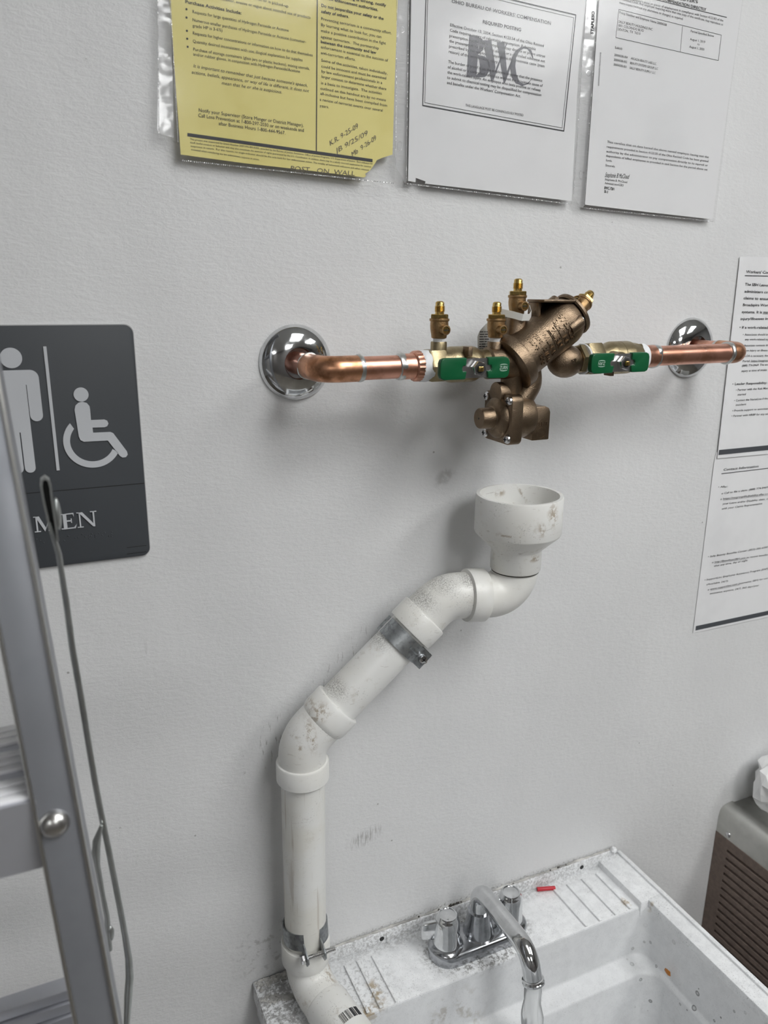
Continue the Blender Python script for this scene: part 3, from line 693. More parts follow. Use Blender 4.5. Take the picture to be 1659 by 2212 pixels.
# ---------------------------------------------------------------- copper pipe and valves
AY = -.086
def AX(x, dy=0., dz=0.): return V((x, AY + dy, 1.656 + (x - .26) * .0085 + dz))
XD = (AX(1) - AX(0)).normalized()
def flange(c, lab):
    mb = MB().lathe(c, (0, -1, 0), [(.0395, 0), (.040, .001), (.0395, .003), (.037, .0065), (.032, .0105), (.025, .0135), (.018, .0150), (.0165, .0152), (.0158, .0140), (.0158, .006)], 48, cap=False)
    return tag(put('pipe_flange', mb, 'chrome'), lab, 'flange', 'chrome wall flanges')
FL = V((.26, 0, 1.656)); FR = V((.8185, 0, AX(.8185).z))
flange(FL, 'chrome wall flange behind the short copper run'); flange(FR, 'chrome wall flange behind the long copper run')
RP = .0117
def ring(a, d, r, wd, m, par, nm='solder_ring', lump=.06):
    ph = [random.uniform(0, 6.28) for _ in range(4)]
    rf = lambda an, t: 1 + lump * (.4 * math.sin(2 * an + ph[0]) + .3 * math.sin(3 * an + ph[1] + t * 300) + .3 * math.sin(5 * an + ph[2]))
    prof = [(r - .0012, -wd / 2), (r - .0003, -wd * .42), (r, -wd * .2), (r + .0002, 0), (r, wd * .2), (r - .0003, wd * .42), (r - .0012, wd / 2)]
    return put(nm, MB().lathe(a, d, prof, 36, rfun=rf), m, par)
cl = thing('copper_pipe', 'short copper pipe with an elbow running from the chrome flange to the valve', 'pipe', tuple(FL), 'copper pipes')
Ecor = AX(.26)
put('stub', MB().cyl(FL + V((0, .004, 0)), FL + V((0, -.056, 0)), RP, 32), 'copper', cl)
pth = fillet([Ecor + V((0, .040, 0)), Ecor, AX(.2985)], .020, 10)
put('elbow', MB().sweep(pth, .0130, 32), 'copper_brown', cl)
put('pipe', MB().cyl(AX(.295), AX(.347), RP, 32), 'copper', cl)
ring(Ecor + V((0, .040, 0)), (0, 1, 0), .0134, .004, 'solder', cl)
ring(AX(.2985), XD, .0136, .0055, 'solder', cl); ring(AX(.343), XD, .0133, .0075, 'solder', cl, lump=.1)
put('adapter', MB().lathe(AX(.341), XD, [(.0128, 0), (.0130, .002), (.0130, .016), (.0138, .018)], 32), 'copper', cl)
put('fluted_collar', MB().lathe(AX(.357), XD, [(.0140, 0), (.0152, .0012), (.0155, .0065), (.0150, .0085), (.0142, .009)], 48, rfun=lambda a, t: 1 + .022 * math.cos(24 * a)), 'copper', cl)
ring(AX(.3705), XD, .0158, .013, 'thread_tape', cl, 'thread_tape', .05)
cr = thing('copper_pipe', 'long copper pipe with an elbow passing in front of the taped white sheet', 'pipe', tuple(FR), 'copper pipes')
Fcor = AX(.8185)
put('stub', MB().cyl(FR + V((0, .004, 0)), FR + V((0, -.060, 0)), RP, 32), 'copper', cr)
put('elbow', MB().sweep(fillet([AX(.795), Fcor, Fcor + V((0, .036, 0))], .016, 10), .0130, 32), 'copper_brown', cr)
put('pipe', MB().cyl(AX(.672), AX(.798), RP, 32), 'copper', cr)
ring(AX(.7945), XD, .0138, .0055, 'solder', cr); ring(Fcor + V((0, .036, 0)), (0, 1, 0), .0134, .004, 'solder', cr); ring(AX(.6765), XD, .0133, .007, 'solder', cr, lump=.1)
put('adapter', MB().lathe(AX(.658), XD, [(.0136, 0), (.0136, .005), (.0130, .007), (.0130, .019)], 32), 'copper', cr)
ring(AX(.655), XD, .0152, .010, 'thread_tape', cr, 'thread_tape', .05)

def hexprof(mb, a, b, af, ref, tw=0.):
    """hexagon prism across-flats af with chamfered ends"""
    a, b = V(a), V(b); L = (b - a).length; R = af / math.sqrt(3)
    return mb.lathe(a, b - a, [(R * .93, 0), (R, L * .12), (R, L * .88), (R * .93, L)], 6, ref, twist=tw)
def test_cock(par, base, ax, port, boss=True, bl=.009):
    """brass test cock: tape, cast body, slotted port, hex, threaded flare tip"""
    ax = V(ax).normalized(); port = V(port); port = (port - ax * port.dot(ax)).normalized(); base = V(base)
    b = put('test_cock', MB().lathe(base, ax, [(.0070, .0036), (.0078, .0042), (.0082, .008), (.0086, .0095), (.0092, .0130), (.0094, .0165), (.0092, .0205), (.0101, .0210), (.0103, .0222), (.0101, .0234), (.006, .0234)], 28), 'brass_cast', par)
    put('thread_tape', MB().lathe(base, ax, [(.0058, -.001), (.0062, .0005), (.0060, .0024), (.0062, .0040)], 24), 'thread_tape', b)
    hx = MB(); hexprof(hx, base + ax * .0232, base + ax * .0277, .0172, port, math.radians(30)); put('hex_nut', hx, 'brass', b)
    pr = [(.0046, .0270), (.0046, .0300)]
    t = .0300
    for k in range(5): pr += [(.0053, t + .0004), (.0053, t + .0007), (.0047, t + .00105)]; t += .0012
    pr += [(.0045, .0364), (.0045, .0388), (.0040, .0396), (.0026, .0405), (.0012, .0405)]
    put('flare_tip', MB().lathe(base, ax, pr, 24), 'brass', b)
    c = base + ax * .0124
    put('port', MB().lathe(c, port, [(.0050, .004), (.0050, .0125), (.0052, .0134), (.0050, .0140), (.0037, .0141), (.0036, .0126)], 26, ax), 'brass_cast', b)
    sc = put('slot_screw', MB().lathe(c, port, [(.0033, .0100), (.0033, .0132), (.0030, .0136), (.0005, .0137)], 20, ax), 'brass', b)
    side = ax.cross(port)
    sl = MB().box(c + port * .0137, (.0058, .0009, .0006), Matrix((side, ax, port)).transposed()); put('screw_slot', sl, 'black', b)
    return b
def lever(par, c, sx, flip, zn):
    """green-gripped butterfly handle with nut; c = nut centre on the plate"""
    c = V(c); hp = put('handle', MB().prism([c + V((a, .0015, b)) for a, b in rnd_rect(.058, .0195, .002)], (0, -.0026, 0)), 'steel', par)
    for s_, ln in ((-1, sx[0]), (1, sx[1])):
        i0 = .0125; h = .0108
        out = [(i0, h), (ln - .005, h), (ln - .0014, h - .0014), (ln, h - .005), (ln, -h + .005), (ln - .0014, -h + .0014), (ln - .005, -h), (i0 + .001, -h), (i0 - .0005, -.0028), (i0 + .004, -.0028), (i0 + .005, 0), (i0 + .004, .0028), (i0 + .0005, .0028)]
        put('grip', MB().prism([c + V((s_ * a, .0035, b)) for a, b in out], (0, -.0068, 0)), 'green_vinyl', hp, bevel=.0011, bseg=3, ang=25)
    mb = MB(); hexprof(mb, c + V((0, -.001, 0)), c + V((0, -.0085, 0)), .0135, (0, 0, 1), .3); put('nut', mb, 'screw_steel', hp)
    put('nut_recess', MB().cyl(c + V((0, -.0084, 0)), c + V((0, -.0088, 0)), .0047, 20), 'black', hp)
    put('stem', MB().box(c + V((0, -.0090, 0)), (.0056, .005, .0050)), 'brass', hp, bevel=.0008)
    mb = MB()
    gx = (.031 if not flip else -.030)
    q0 = c + V((gx - .0048, -.0035, -.0018)); q1 = c + V((gx + .0048, -.0035, -.0018))
    if flip: q0, q1 = q1, q0
    nr = V((0, -1, 0))
    vs, fs, a0, a1 = glyphs('ZURN', .15, 0., 0.)
    k = .0098 / (a1 - a0); sg = -1 if flip else 1
    mb.add([c + V((gx + sg * ((v[0] - a0) * k - .0049), -.0035, sg * (v[1] * .0050 - .0018))) for v in vs], fs)
    for sg in (-1, 1):
        aa = [i * math.pi / 10 for i in range(11)]; mb.prism([c + V((gx + .0047 * math.cos(t), -.00345, sg * (.0024 + .0013 * math.sin(t)))) for t in aa] + [c + V((gx + .0047 * math.cos(t), -.00345, sg * (.0024 + .0006 * math.sin(t)))) for t in reversed(aa[1:-1])], (0, -.0001, 0))
    put('brand_print', mb, 'white_print', hp)
# first shut-off valve
v1 = thing('shutoff_valve', 'brass ball valve with green handle beside the white-taped copper collar', 'valve', tuple(AX(.42)), 'green-handled ball valves')
def vbody(x0_, x1_, flip=False):
    L = x1_ - x0_; P = [(.0150, 0), (.0162, .004), (.0168, .010), (.0182, .013), (.0187, .016), (.0187, .028), (.0183, .0285), (.0187, .029), (.0187, .040), (.0180, .043), (.0160, .047), (.0150, .050), (.0150, L)]
    if flip: P = [(r, L - t) for r, t in reversed(P)]
    return MB().lathe(AX(x0_), XD, P, 36)
put('body', vbody(.386, .448), 'bronze_green', v1)
mb = MB(); hexprof(mb, AX(.3725), AX(.392), .0315, (0, -.5, .87)); put('hex_end', mb, 'bronze_green', v1)
put('boss', MB().lathe(AX(.3868, 0, .010), (0, 0, 1), [(.0088, 0), (.0085, .004), (.0084, .0130), (.0080, .0139)], 28), 'bronze_green', v1)
test_cock(v1, AX(.3868, 0, .0236), (0, 0, 1), (.05, -1, 0))
put('bonnet', MB().cyl(AX(.4155, 0, 0), AX(.4155, -.0275, 0), .0090, 24), 'bronze_green', v1)
put('stop_lug', MB().box(AX(.411, -.018, .0145), (.0052, .012, .010)), 'bronze', v1, bevel=.0008)
lever(v1, (.4130, -.118, 1.6562), (.0425, .0385), False, 0)
# second shut-off valve
v2 = thing('shutoff_valve', 'brass ball valve with green handle joined to the long copper pipe', 'valve', tuple(AX(.61)), 'green-handled ball valves')
put('body', vbody(.592, .650, True), 'bronze_green', v2)
mb = MB(); hexprof(mb, AX(.5735), AX(.593), .0345, (0, -.4, .9)); put('union_nut', mb, 'bronze_green', v2)
mb = MB(); hexprof(mb, AX(.637), AX(.652), .0290, (0, -.4, .9)); put('hex_end', mb, 'bronze_green', v2)
put('bonnet', MB().cyl(AX(.6035, 0, 0), AX(.6035, -.0275, 0), .0090, 24), 'bronze_green', v2)
put('stop_lug', MB().box(AX(.5945, -.020, -.0135), (.0052, .012, .008)), 'bronze', v2, bevel=.0008)
lever(v2, (.6002, -.118, 1.6566), (.0435, .0375), True, 0)

# backflow preventer
bf = thing('backflow_preventer', 'bronze reduced-pressure backflow preventer with raised lettering hung on the copper run', 'valve', (.51, AY, 1.68))
BC = V((.512, AY, 1.6805)); BD = V((.829, 0, .559)); BR = .0262
put('barrel', MB().lathe(BC, BD, [(.0200, -.047), (.0300, -.0465), (.0322, -.0450), (.0324, -.0360), (.0312, -.0330), (.0270, -.0318), (BR, -.029), (BR, .020), (.0268, .024), (.0268, .034), (.0255, .040), (.0225, .0455), (.012, .048)], 56), 'bronze', bf)
put('end_cover', MB().lathe(BC, BD, [(.012, .0475), (.0235, .047), (.0250, .0485), (.0245, .0515), (.018, .0545), (.006, .055)], 40), 'bronze', bf)
# raised casting letters run around the barrel
def cast(mb, s, t_ax, a0, a1, h, ext=.05, offset=0.):
    vs, fs, x0_, x1_ = glyphs(s, 0., offset, ext)
    u, v, w_ = frame(BD, (0, -1, 0))        # u faces the room, v up-left/down
    for_ = []
    for q in vs:
        an = a0 + (a1 - a0) * (q[0] - x0_) / (x1_ - x0_)
        d = u * math.cos(an) + v * math.sin(an)
        for_.append(BC + w_ * (t_ax + q[1] * h) + d * (BR + q[2] * h * 2.6 + .0001))
    mb.add(for_, fs)
_u, _v, _w = frame(BD, (0, -1, 0))
sgnv = 1 if _v.z < 0 else -1              # positive angle must run downwards
mb = MB()
for s, t_ax, a0, a1, h in (('975XL3', .0195, -42, 28, .0092), ('3/4" RP', .0115, -38, 30, .0078), ('ZURN', .0015, -30, 22, .0098), ('WILKINS', -.0075, -34, 30, .0072), ('175PSI 12.1BAR', -.0155, -46, 38, .0062), ('180°F  82°C', -.0232, -44, 34, .0062)):
    cast(mb, s, t_ax, sgnv * math.radians(a0), sgnv * math.radians(a1), h, .05, .012)
for t_ax in (.0100, .0000):
    P = []
    for k in range(13):
        an = sgnv * math.radians(-32 + 58 * k / 12); d = _u * math.cos(an) + _v * math.sin(an); P.append(BC + _w * t_ax + d * (BR + .0001))
    mb.sweep(P, .0006, 6)
put('cast_lettering', mb, 'bronze', bf, label='raised cast lettering')
# inlet and outlet necks
put('inlet_neck', MB().lathe(AX(.443), XD, [(.0145, 0), (.0170, .003), (.0172, .018), (.0190, .030), (.0185, .042)], 32), 'bronze', bf)
put('outlet_bulb', MB().ball(AX(.548, 0, -.0015), .0185, 28, (1.15, 1, 1)), 'bronze', bf)
mb = MB(); hexprof(mb, AX(.5625), AX(.5700), .0300, (0, -.3, .95)); put('outlet_hex', mb, 'bronze_green', bf)
ring(AX(.5722), XD, .0172, .0026, 'thread_tape', bf, 'thread_tape', .02)
cm = MB(); cm.add([], [])
q = V((.5385, AY, 1.6565)); text(cm, 'GIL', q + V((.004, -.0200, 0)), q + V((.0125, -.0182, .001)), .006, (.15, -1, .1), 0, .02, ext=.06); put('cast_mark', cm, 'bronze', bf)
# second and third test cocks on bosses
put('boss', MB().lathe((.4548, AY, 1.664), (0, 0, 1), [(.0098, 0), (.0086, .005), (.0084, .0150), (.0080, .0160)], 28), 'bronze', bf)
test_cock(bf, (.4548, AY, 1.6803), (0, 0, 1), (.05, -1, 0))
put('boss', MB().lathe((.4852, AY + .008, 1.680), (0, 0, 1), [(.0140, 0), (.0125, .012), (.0112, .018), (.0110, .0230), (.0104, .0240)], 28), 'bronze', bf)
test_cock(bf, (.4852, AY + .008, 1.7042), (0, 0, 1), (.05, -1, 0))
t4 = V((.74, .26, .62)).normalized()
c4 = V((.5585, AY + .004, 1.7062))
put('boss', MB().cyl(c4 - t4 * .022, c4 + t4 * .001, .0080, 24), 'bronze', bf)
test_cock(bf, c4, t4, (-.70, -.25, .8))
# top bracket of the casting with dark hollow
br0 = V((.5235, AY, 1.7085))
mb = MB()
mb.box(br0 + V((0, -.002, .0135)), (.044, .032, .003))
mb.box(br0 + V((-.0185, .004, .004)), (.0035, .020, .016)); mb.box(br0 + V((.0190, .002, .003)), (.0040, .024, .020))
mb.box(br0 + V((0, .010, .004)), (.038, .004, .018))
put('top_bracket', mb, 'bronze', bf, bevel=.0009)
# cover lug with bolt
lg = BC + BD * .044 + V((-.006, -.022, -.006))
put('lug', MB().cyl(lg - BD * .012, lg + BD * .006, .0075, 20, .001), 'bronze', bf)
put('lug_bolt', MB().cyl(lg + BD * .0055, lg + BD * .0085, .0046, 16, .001), 'screw_steel', bf)
lg2 = BC + BD * .044 + V((-.014, .010, .014))
put('lug', MB().cyl(lg2 - BD * .012, lg2 + BD * .005, .0075, 20, .001), 'bronze', bf)
# relief valve
put('relief_neck', MB().sweep(fillet([(.497, AY, 1.664), (.5035, AY, 1.634), (.483, AY, 1.603)], .016, 8), .0130, 24), 'bronze', bf)
put('relief_web', MB().sweep([(.480, AY, 1.655), (.4790, AY, 1.640), (.4775, AY, 1.624)], [.0150, .0125, .0115], 24), 'bronze', bf)
put('web_plate', MB().prism([(.474, AY + .004, 1.640), (.505, AY + .004, 1.640), (.498, AY + .004, 1.615), (.474, AY + .004, 1.612)], (0, -.010, 0)), 'bronze', bf, bevel=.001)
RC = V((.4625, AY, 1.5985))
rv = put('relief_valve', MB().lathe(RC, (1, 0, 0), [(.020, .012), (.0238, .0155), (.0242, .030), (.0215, .0385), (.012, .0415)], 40), 'bronze', bf)
sq = rnd_rect(.0560, .0545, .0075, 4)
put('cover_plate', MB().prism([RC + V((0, a, b)) for a, b in sq], (.0145, 0, 0)), 'bronze', rv, bevel=.0014)
put('cover_dome', MB().lathe(RC, (-1, 0, 0), [(.0232, -.001), (.0228, .0015), (.0205, .0045), (.0165, .0068), (.0128, .0074), (.0122, .0082), (.0116, .0085), (.0112, .0225), (.0104, .0236), (.0012, .0237)], 40), 'bronze', rv)
put('vent_pin_hole', MB().cyl(RC + V((-.0236, 0, 0)), RC + V((-.0239, 0, 0)), .0011, 12), 'black', rv)
put('top_lug', MB().cyl(RC + V((-.003, .002, .0262)), RC + V((.0165, .002, .0262)), .0122, 24, .0012), 'bronze', rv)
for sy, sz in ((-1, 1), (1, 1), (-1, -1), (1, -1)):
    c = RC + V((0, sy * .0222, sz * .0205))
    sc_ = MB().lathe(c, (-1, 0, 0), [(.0050, -.001), (.0050, .0008), (.0043, .0024), (.0028, .0033), (.0008, .0036)], 20)
    cs = MB(); cs.box(c + V((-.0033, 0, 0)), (.0012, .0050, .0012)); cs.box(c + V((-.0033, 0, 0)), (.0012, .0012, .0050))
    put('cover_screw', sc_, 'screw_steel', rv); put('screw_cross', cs, 'black', rv)
vb = [(x, z) for x, z in [(.5005, -.0265), (.5235, -.0265), (.5235, .0045), (.5215, .0090), (.5165, .0112), (.5005, .0112)]]
put('vent_spout', MB().prism([V((x, AY + .012, RC.z + z)) for x, z in vb], (0, -.0250, 0)), 'bronze', rv, bevel=.0012)
mb = MB(); text(mb, 'VENT', (.5040, AY - .0131, RC.z - .0105), (.5212, AY - .0131, RC.z - .0098), .0058, (0, -1, 0), 0, .01, ext=.06)
mb.lathe((.5125, AY - .0128, RC.z - .0185), (0, -1, 0), [(.0062, 0), (.0062, .0005), (.0054, .0005), (.0053, 0)], 24, cap=False)
put('vent_lettering', mb, 'bronze', rv)
# paper tag tucked behind the cocks
tg = thing('paper_tag', 'printed white instruction tag tucked behind the brass test cocks', 'tag', (.46, -.062, 1.66))
P = [(.448, 1.660), (.446, 1.684), (.449, 1.6905), (.456, 1.697), (.476, 1.7085), (.500, 1.712), (.502, 1.690), (.470, 1.660)]
put('sheet', MB().prism([V((x, -.0645 + (x - .44) * .05, z)) for x, z in P], (0, .0004, 0)), 'tag_paper', tg)
for k in range(11):
    z = 1.6885 - k * .0026; xa = .4486
    while xa < .4660:
        xb = min(.4672, xa + random.uniform(.002, .006))
        put('print_line', MB().prism([V((x, -.0646 + (x - .44) * .05, zz)) for x, zz in ((xa, z), (xb, z), (xb, z + .0009), (xa, z + .0009))], (0, -.0001, 0)), 'ink', tg); xa = xb + .0008
fl = MB(); n = 14
fl.sweep([(.461, -.070, 1.7115), (.474, -.088, 1.7075), (.482, -.0945, 1.7050), (.490, -.0950, 1.7052), (.4955, -.0905, 1.7085), (.4970, -.084, 1.7150)], 1., prof=[(.0036, .0002), (.0036, -.0002), (-.0036, -.0002), (-.0036, .0002)], ref=(0, 0, 1))
fl.add([(.4935, -.0700, 1.7050), (.5010, -.0700, 1.7060), (.4995, -.0690, 1.7215), (.4965, -.0690, 1.7250)], [(0, 1, 2, 3)])
put('wrapped_strip', fl, 'tag_paper', tg)

# ---------------------------------------------------------------- white drain pipe
R0 = .0258
fx, fy = .5055, -.075
dp = thing('drain_pipe', 'dirty white plastic drain pipe with a funnel top running down the wall to the sink', 'pipe', (.244, -.045, .9))
put('funnel', MB().lathe((fx, fy, 0), (0, 0, 1), [(.0290, 1.413), (.0300, 1.4145), (.0300, 1.438), (.0305, 1.4400), (.0500, 1.4585), (.0512, 1.4610), (.0508, 1.5035), (.0502, 1.5048), (.0462, 1.5048), (.0455, 1.5020), (.0448, 1.470), (.028, 1.452), (.024, 1.452), (.023, 1.42)], 64, cap=False), 'pvc_funnel', dp)
put('joint_gap', MB().lathe((fx, fy, 0), (0, 0, 1), [(.0285, 1.4115), (.0288, 1.4135)], 48), 'dirt', dp)
e1 = fillet([(fx, fy, 1.415), (fx, fy, 1.3795), (.450, -.068, 1.3845)], .030, 12)
put('elbow', MB().sweep(e1, .0272, 36), 'pvc_clean', dp)
xdir = (V((.430, -.0655, 1.386)) - V((.47, -.0705, 1.3825))).normalized()
put('collar', MB().lathe(V((.4655, -.070, 1.3832)), xdir, [(.0280, 0), (.0310, .0008), (.0318, .002), (.0318, .021), (.0312, .0228), (.0282, .0235)], 40), 'pvc_clean', dp)
da = V((.745, 0, .667)).normalized(); dcor = V((.4175, -.058, 1.3845)); dlow = V((.2440, -.045, 1.2265))
dd = (dlow - dcor).normalized()
put('bend', MB().sweep(fillet([V((.447, -.0665, 1.3845)), dcor, dcor + dd * .050], .045, 10), .0275, 36), 'pvc_soot', dp)
h0 = dcor + dd * .030
put('collar', MB().lathe(h0, dd, [(.0275, 0), (.0300, .001), (.0308, .0025), (.0308, .024), (.0302, .026), (.0262, .0262)], 40), 'pvc_soot', dp)
hubs = MB().sweep([h0 + V((0, -.0318, -.004)) - dd * .012, h0 + V((0, -.0325, -.004)) + dd * .020], [.003, .0035], 10)
Lw = (dlow - dcor).length
put('pipe', MB().cyl(dcor + dd * .045, dcor + dd * (Lw - .040), R0, 36), 'pvc_soot', dp)
h1 = dlow - dd * .060
put('collar', MB().lathe(h1, dd, [(.0262, 0), (.0298, .0006), (.0306, .002), (.0306, .022), (.0298, .026), (.0275, .030)], 40), 'pvc_soot', dp)
put('bend', MB().sweep(fillet([dlow - dd * .050, dlow, dlow + V((0, 0, -.048))], .045, 10), .0280, 36), 'pvc_bend', dp)
put('collar', MB().lathe((.2440, -.045, 1.1790), (0, 0, 1), [(.0262, -.002), (.0300, -.0018), (.0310, -.0005), (.0310, .0210), (.0300, .0225), (.0272, .0232)], 40), 'pvc_clean', dp)
put('pipe', MB().cyl((.2440, -.045, 1.182), (.2432, -.045, .935), R0, 40), 'pvc_pipe', dp)
bx_ = V((.2430, -.045, 0))
put('collar', MB().lathe(bx_, (0, 0, 1), [(.0270, .9125), (.0295, .9132), (.0306, .9150), (.0306, .9420), (.0300, .9432), (.0262, .9435)], 40), 'pvc_clean', dp)
OUT = V((.24, -.96, -.10)).normalized()
bc = V((.2430, -.047, .8830))
put('elbow', MB().sweep(fillet([bc + V((0, 0, .034)), bc, bc + OUT * .055], .034, 12), .0268, 36), 'pvc_outlet', dp)
put('sleeve', MB().lathe(bc + OUT * .042, OUT, [(.0265, 0), (.0276, .0006), (.0281, .002), (.0281, .075), (.0260, .076)], 40), 'pvc_outlet', dp)
put('outlet_pipe', MB().lathe(bc + OUT * .110, OUT, [(.0258, 0), (.0258, .040), (.0222, .0402), (.0218, .010)], 36, cap=False), 'pvc', dp)
# printed bar code on the sleeve
bcu, bcv, bcw = frame(OUT, (0, 0, 1)); mb = MB()
for k in range(24):
    if k in (5, 11, 17): continue
    an = math.radians(-38 + 56 * k / 23); wd = random.choice((.0004, .0007, .0009))
    d = bcu * math.cos(an) + bcv * math.sin(an); tdir = OUT.cross(d)
    mb.box(bc + OUT * .086 + d * .0282, (wd, .0120, .0003), Matrix((tdir, OUT, d)).transposed())
put('bar_code', mb, 'ink', dp)

# ---------------------------------------------------------------- clamps
def arc_band(mb, o, ax, ref, r, th, wd, a0, a1, n=28):
    u, v, w_ = frame(ax, ref); vs = []; fs = []
    for k in range(n + 1):
        a = math.radians(a0 + (a1 - a0) * k / n); d = u * math.cos(a) + v * math.sin(a)
        for rr_, t in ((r, -wd / 2), (r + th, -wd / 2), (r + th, wd / 2), (r, wd / 2)): vs.append(V(o) + d * rr_ + w_ * t)
    for k in range(n):
        for i in range(4): fs.append((k * 4 + i, k * 4 + (i + 1) % 4, k * 4 + 4 + (i + 1) % 4, k * 4 + 4 + i))
    fs += [(3, 2, 1, 0), tuple(n * 4 + i for i in range(4))]
    return mb.add(vs, fs)
cc = dcor + dd * .0700
c1 = thing('pipe_clamp', 'grey strut clamp holding the slanted white pipe to the wall', 'clamp', tuple(cc), 'pipe clamps')
nrm = V((.667, 0, -.745))
mb = arc_band(MB(), cc, dd, (0, -1, 0), R0 + .0006, .0022, .0215, -205, 95 if frame(dd, (0, -1, 0))[1].dot(nrm) < 0 else 205)
put('band', mb, 'galvanized', c1)
Rm = Matrix((nrm, V((0, 1, 0)), nrm.cross(V((0, 1, 0))))).transposed()
earc = cc + nrm * .0275
put('front_ear', MB().box(earc + V((0, -.0215, 0)) - nrm * .018, (.044, .0024, .0215), Rm), 'galvanized', c1, bevel=.0006)
put('rib', MB().sweep([cc + nrm * -.004 + V((0, -.0278, 0)), cc + nrm * .010 + V((0, -.0265, 0)), earc + V((0, -.0228, 0)) - nrm * .012], [.0022, .0028, .0015], 12), 'galvanized', c1)
put('rear_ear', MB().box(earc + V((0, -.006, 0)) + nrm * .002, (.030, .0026, .0225), Rm), 'galvanized', c1, bevel=.0006)
put('bolt', MB().cyl(earc + V((0, -.024, 0)) + nrm * -.003, earc + V((0, .010, 0)) + nrm * -.003, .0030, 14), 'steel', c1)
put('bolt_head', MB().lathe(earc + V((0, -.0225, 0)) + nrm * -.003, (0, -1, 0), [(.0056, 0), (.0056, .002), (.0046, .0040), (.001, .0046)], 20), 'screw_steel', c1)
xs = MB(); cq = earc + V((0, -.0268, 0)) + nrm * -.003; xs.box(cq, (.0055, .0012, .0013), Rm); xs.box(cq, (.0013, .0012, .0055), Rm); put('bolt_cross', xs, 'black', c1)
put('bolt', MB().cyl(earc + V((0, -.019, 0)) + nrm * .006, earc + V((0, -.004, 0)) + nrm * .010, .0026, 14), 'steel', c1)
put('washer', MB().cyl(earc + V((0, -.0090, 0)) + nrm * .008, earc + V((0, -.0072, 0)) + nrm * .008, .0070, 24), 'galvanized', c1)
put('wall_strut', MB().box(cc + V((0, .0365, 0)) + nrm * .012, (.036, .015, .022), Rm), 'galvanized', c1)
c2 = thing('pipe_clamp', 'bolted metal strap clamp around the upright white pipe above the sink', 'clamp', (.243, -.045, .955), 'pipe clamps')
bz = V((.2432, -.045, .9590)); bax = V((0, .17, .985)).normalized()
put('band', arc_band(MB(), bz, bax, (0, -1, 0), R0 + .0008, .0018, .0215, 22, 338, 40), 'galvanized', c2)
for sx in (-1, 1):
    pe = bz + V((sx * .0112, -.0345, -.006)); o = [pe + V((0, .0125, .0105)), pe + V((0, .004, .0085)), pe + V((0, -.0085, .003)), pe + V((0, -.0105, -.004)), pe + V((0, -.006, -.011)), pe + V((0, .006, -.0135)), pe + V((0, .0125, -.010))]
    put('ear', MB().prism([q + V((-.001, 0, 0)) for q in o], (.002, 0, 0)), 'galvanized', c2, bevel=.0004)
b0_ = bz + V((0, -.0365, -.008))
put('bolt', MB().lathe(b0_ + V((-.016, 0, 0)), (1, 0, 0), [(.0026 + (.0004 if k % 2 else 0), .0012 * k / 2) for k in range(70)], 16), 'steel', c2)
hb = MB(); hexprof(hb, b0_ + V((-.0185, 0, 0)), b0_ + V((-.0130, 0, 0)), .0095, (0, 0, 1)); put('bolt_head', hb, 'screw_steel', c2)

# ---------------------------------------------------------------- utility sink
SX0, SX1, ZD, ZR, YB = .183, .790, .848, .859, -.100
sk = thing('utility_sink', 'dirty white plastic utility sink against the wall with ribbed back ledge', 'sink', (.49, -.3, 0))
FRY = -.56
deck = MB().box2((SX0 + .004, -.001, .80), (SX1 - .004, YB, ZD))
put('back_ledge', deck, 'sink_deck', sk, bevel=.0025)
def ringpts(x0_, x1_, y0_, y1_, z, r, seg=6):
    return [V(((x0_ + x1_) / 2 + a, (y0_ + y1_) / 2 + b, z)) for a, b in rnd_rect(x1_ - x0_, abs(y0_ - y1_), r, seg)]
RG = [ringpts(.2360, .7620, YB + .0015, FRY, ZD - .001, .012), ringpts(.2380, .7595, YB - .0015, FRY + .002, ZD - .005, .014), ringpts(.244, .7545, YB - .0065, FRY + .008, .775, .020), ringpts(.245, .7535, YB - .0085, FRY + .008, .7715, .022),
      ringpts(.248, .750, YB - .034, FRY + .012, .7675, .025), ringpts(.249, .749, YB - .037, FRY + .014, .764, .026), ringpts(.275, .728, YB - .055, FRY + .035, .53, .04), ringpts(.30, .70, YB - .08, FRY + .06, .51, .04)]
mb = MB(); n = len(RG[0])
for i, R_ in enumerate(RG): mb.add(R_, [])
mb.f = [(i * n + k, i * n + (k + 1) % n, (i + 1) * n + (k + 1) % n, (i + 1) * n + k) for i in range(len(RG) - 1) for k in range(n)] + [tuple((len(RG) - 1) * n + k for k in range(n))]
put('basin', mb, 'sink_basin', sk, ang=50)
RO = [ringpts(SX0 + .010, SX1 - .010, -.006, FRY - .030, .846, .02), ringpts(SX0 + .03, SX1 - .03, -.02, FRY - .012, .50, .04)]
mb = MB(); [mb.add(R_, []) for R_ in RO]; mb.f = [(k, (k + 1) % n, n + (k + 1) % n, n + k) for k in range(n)] + [tuple(n + k for k in range(n))]
put('outer_shell', mb, 'sink_deck', sk, ang=50)
put('side_rim', MB().box2((.7610, -.098, .822), (SX1, FRY - .035, ZR)), 'sink_deck', sk, bevel=.003)
put('rim_bead', MB().box2((.7855, -.004, .835), (SX1 + .0025, FRY - .036, ZR + .0035)), 'sink_deck', sk, bevel=.0014)
put('corner_block', MB().box2((.7470, -.004, .83), (SX1 - .002, -.1035, ZR)), 'sink_deck', sk, bevel=.0025)
put('side_rim', MB().box2((SX0, -.098, .822), (.2375, FRY - .035, ZR)), 'sink_deck', sk, bevel=.003)
put('corner_block', MB().box2((SX0, -.001, .83), (.2400, -.1035, ZR - .002)), 'sink_deck', sk, bevel=.0025)
put('front_rim', MB().box2((SX0, FRY + .003, .822), (SX1, FRY - .036, ZR)), 'sink_deck', sk, bevel=.003)
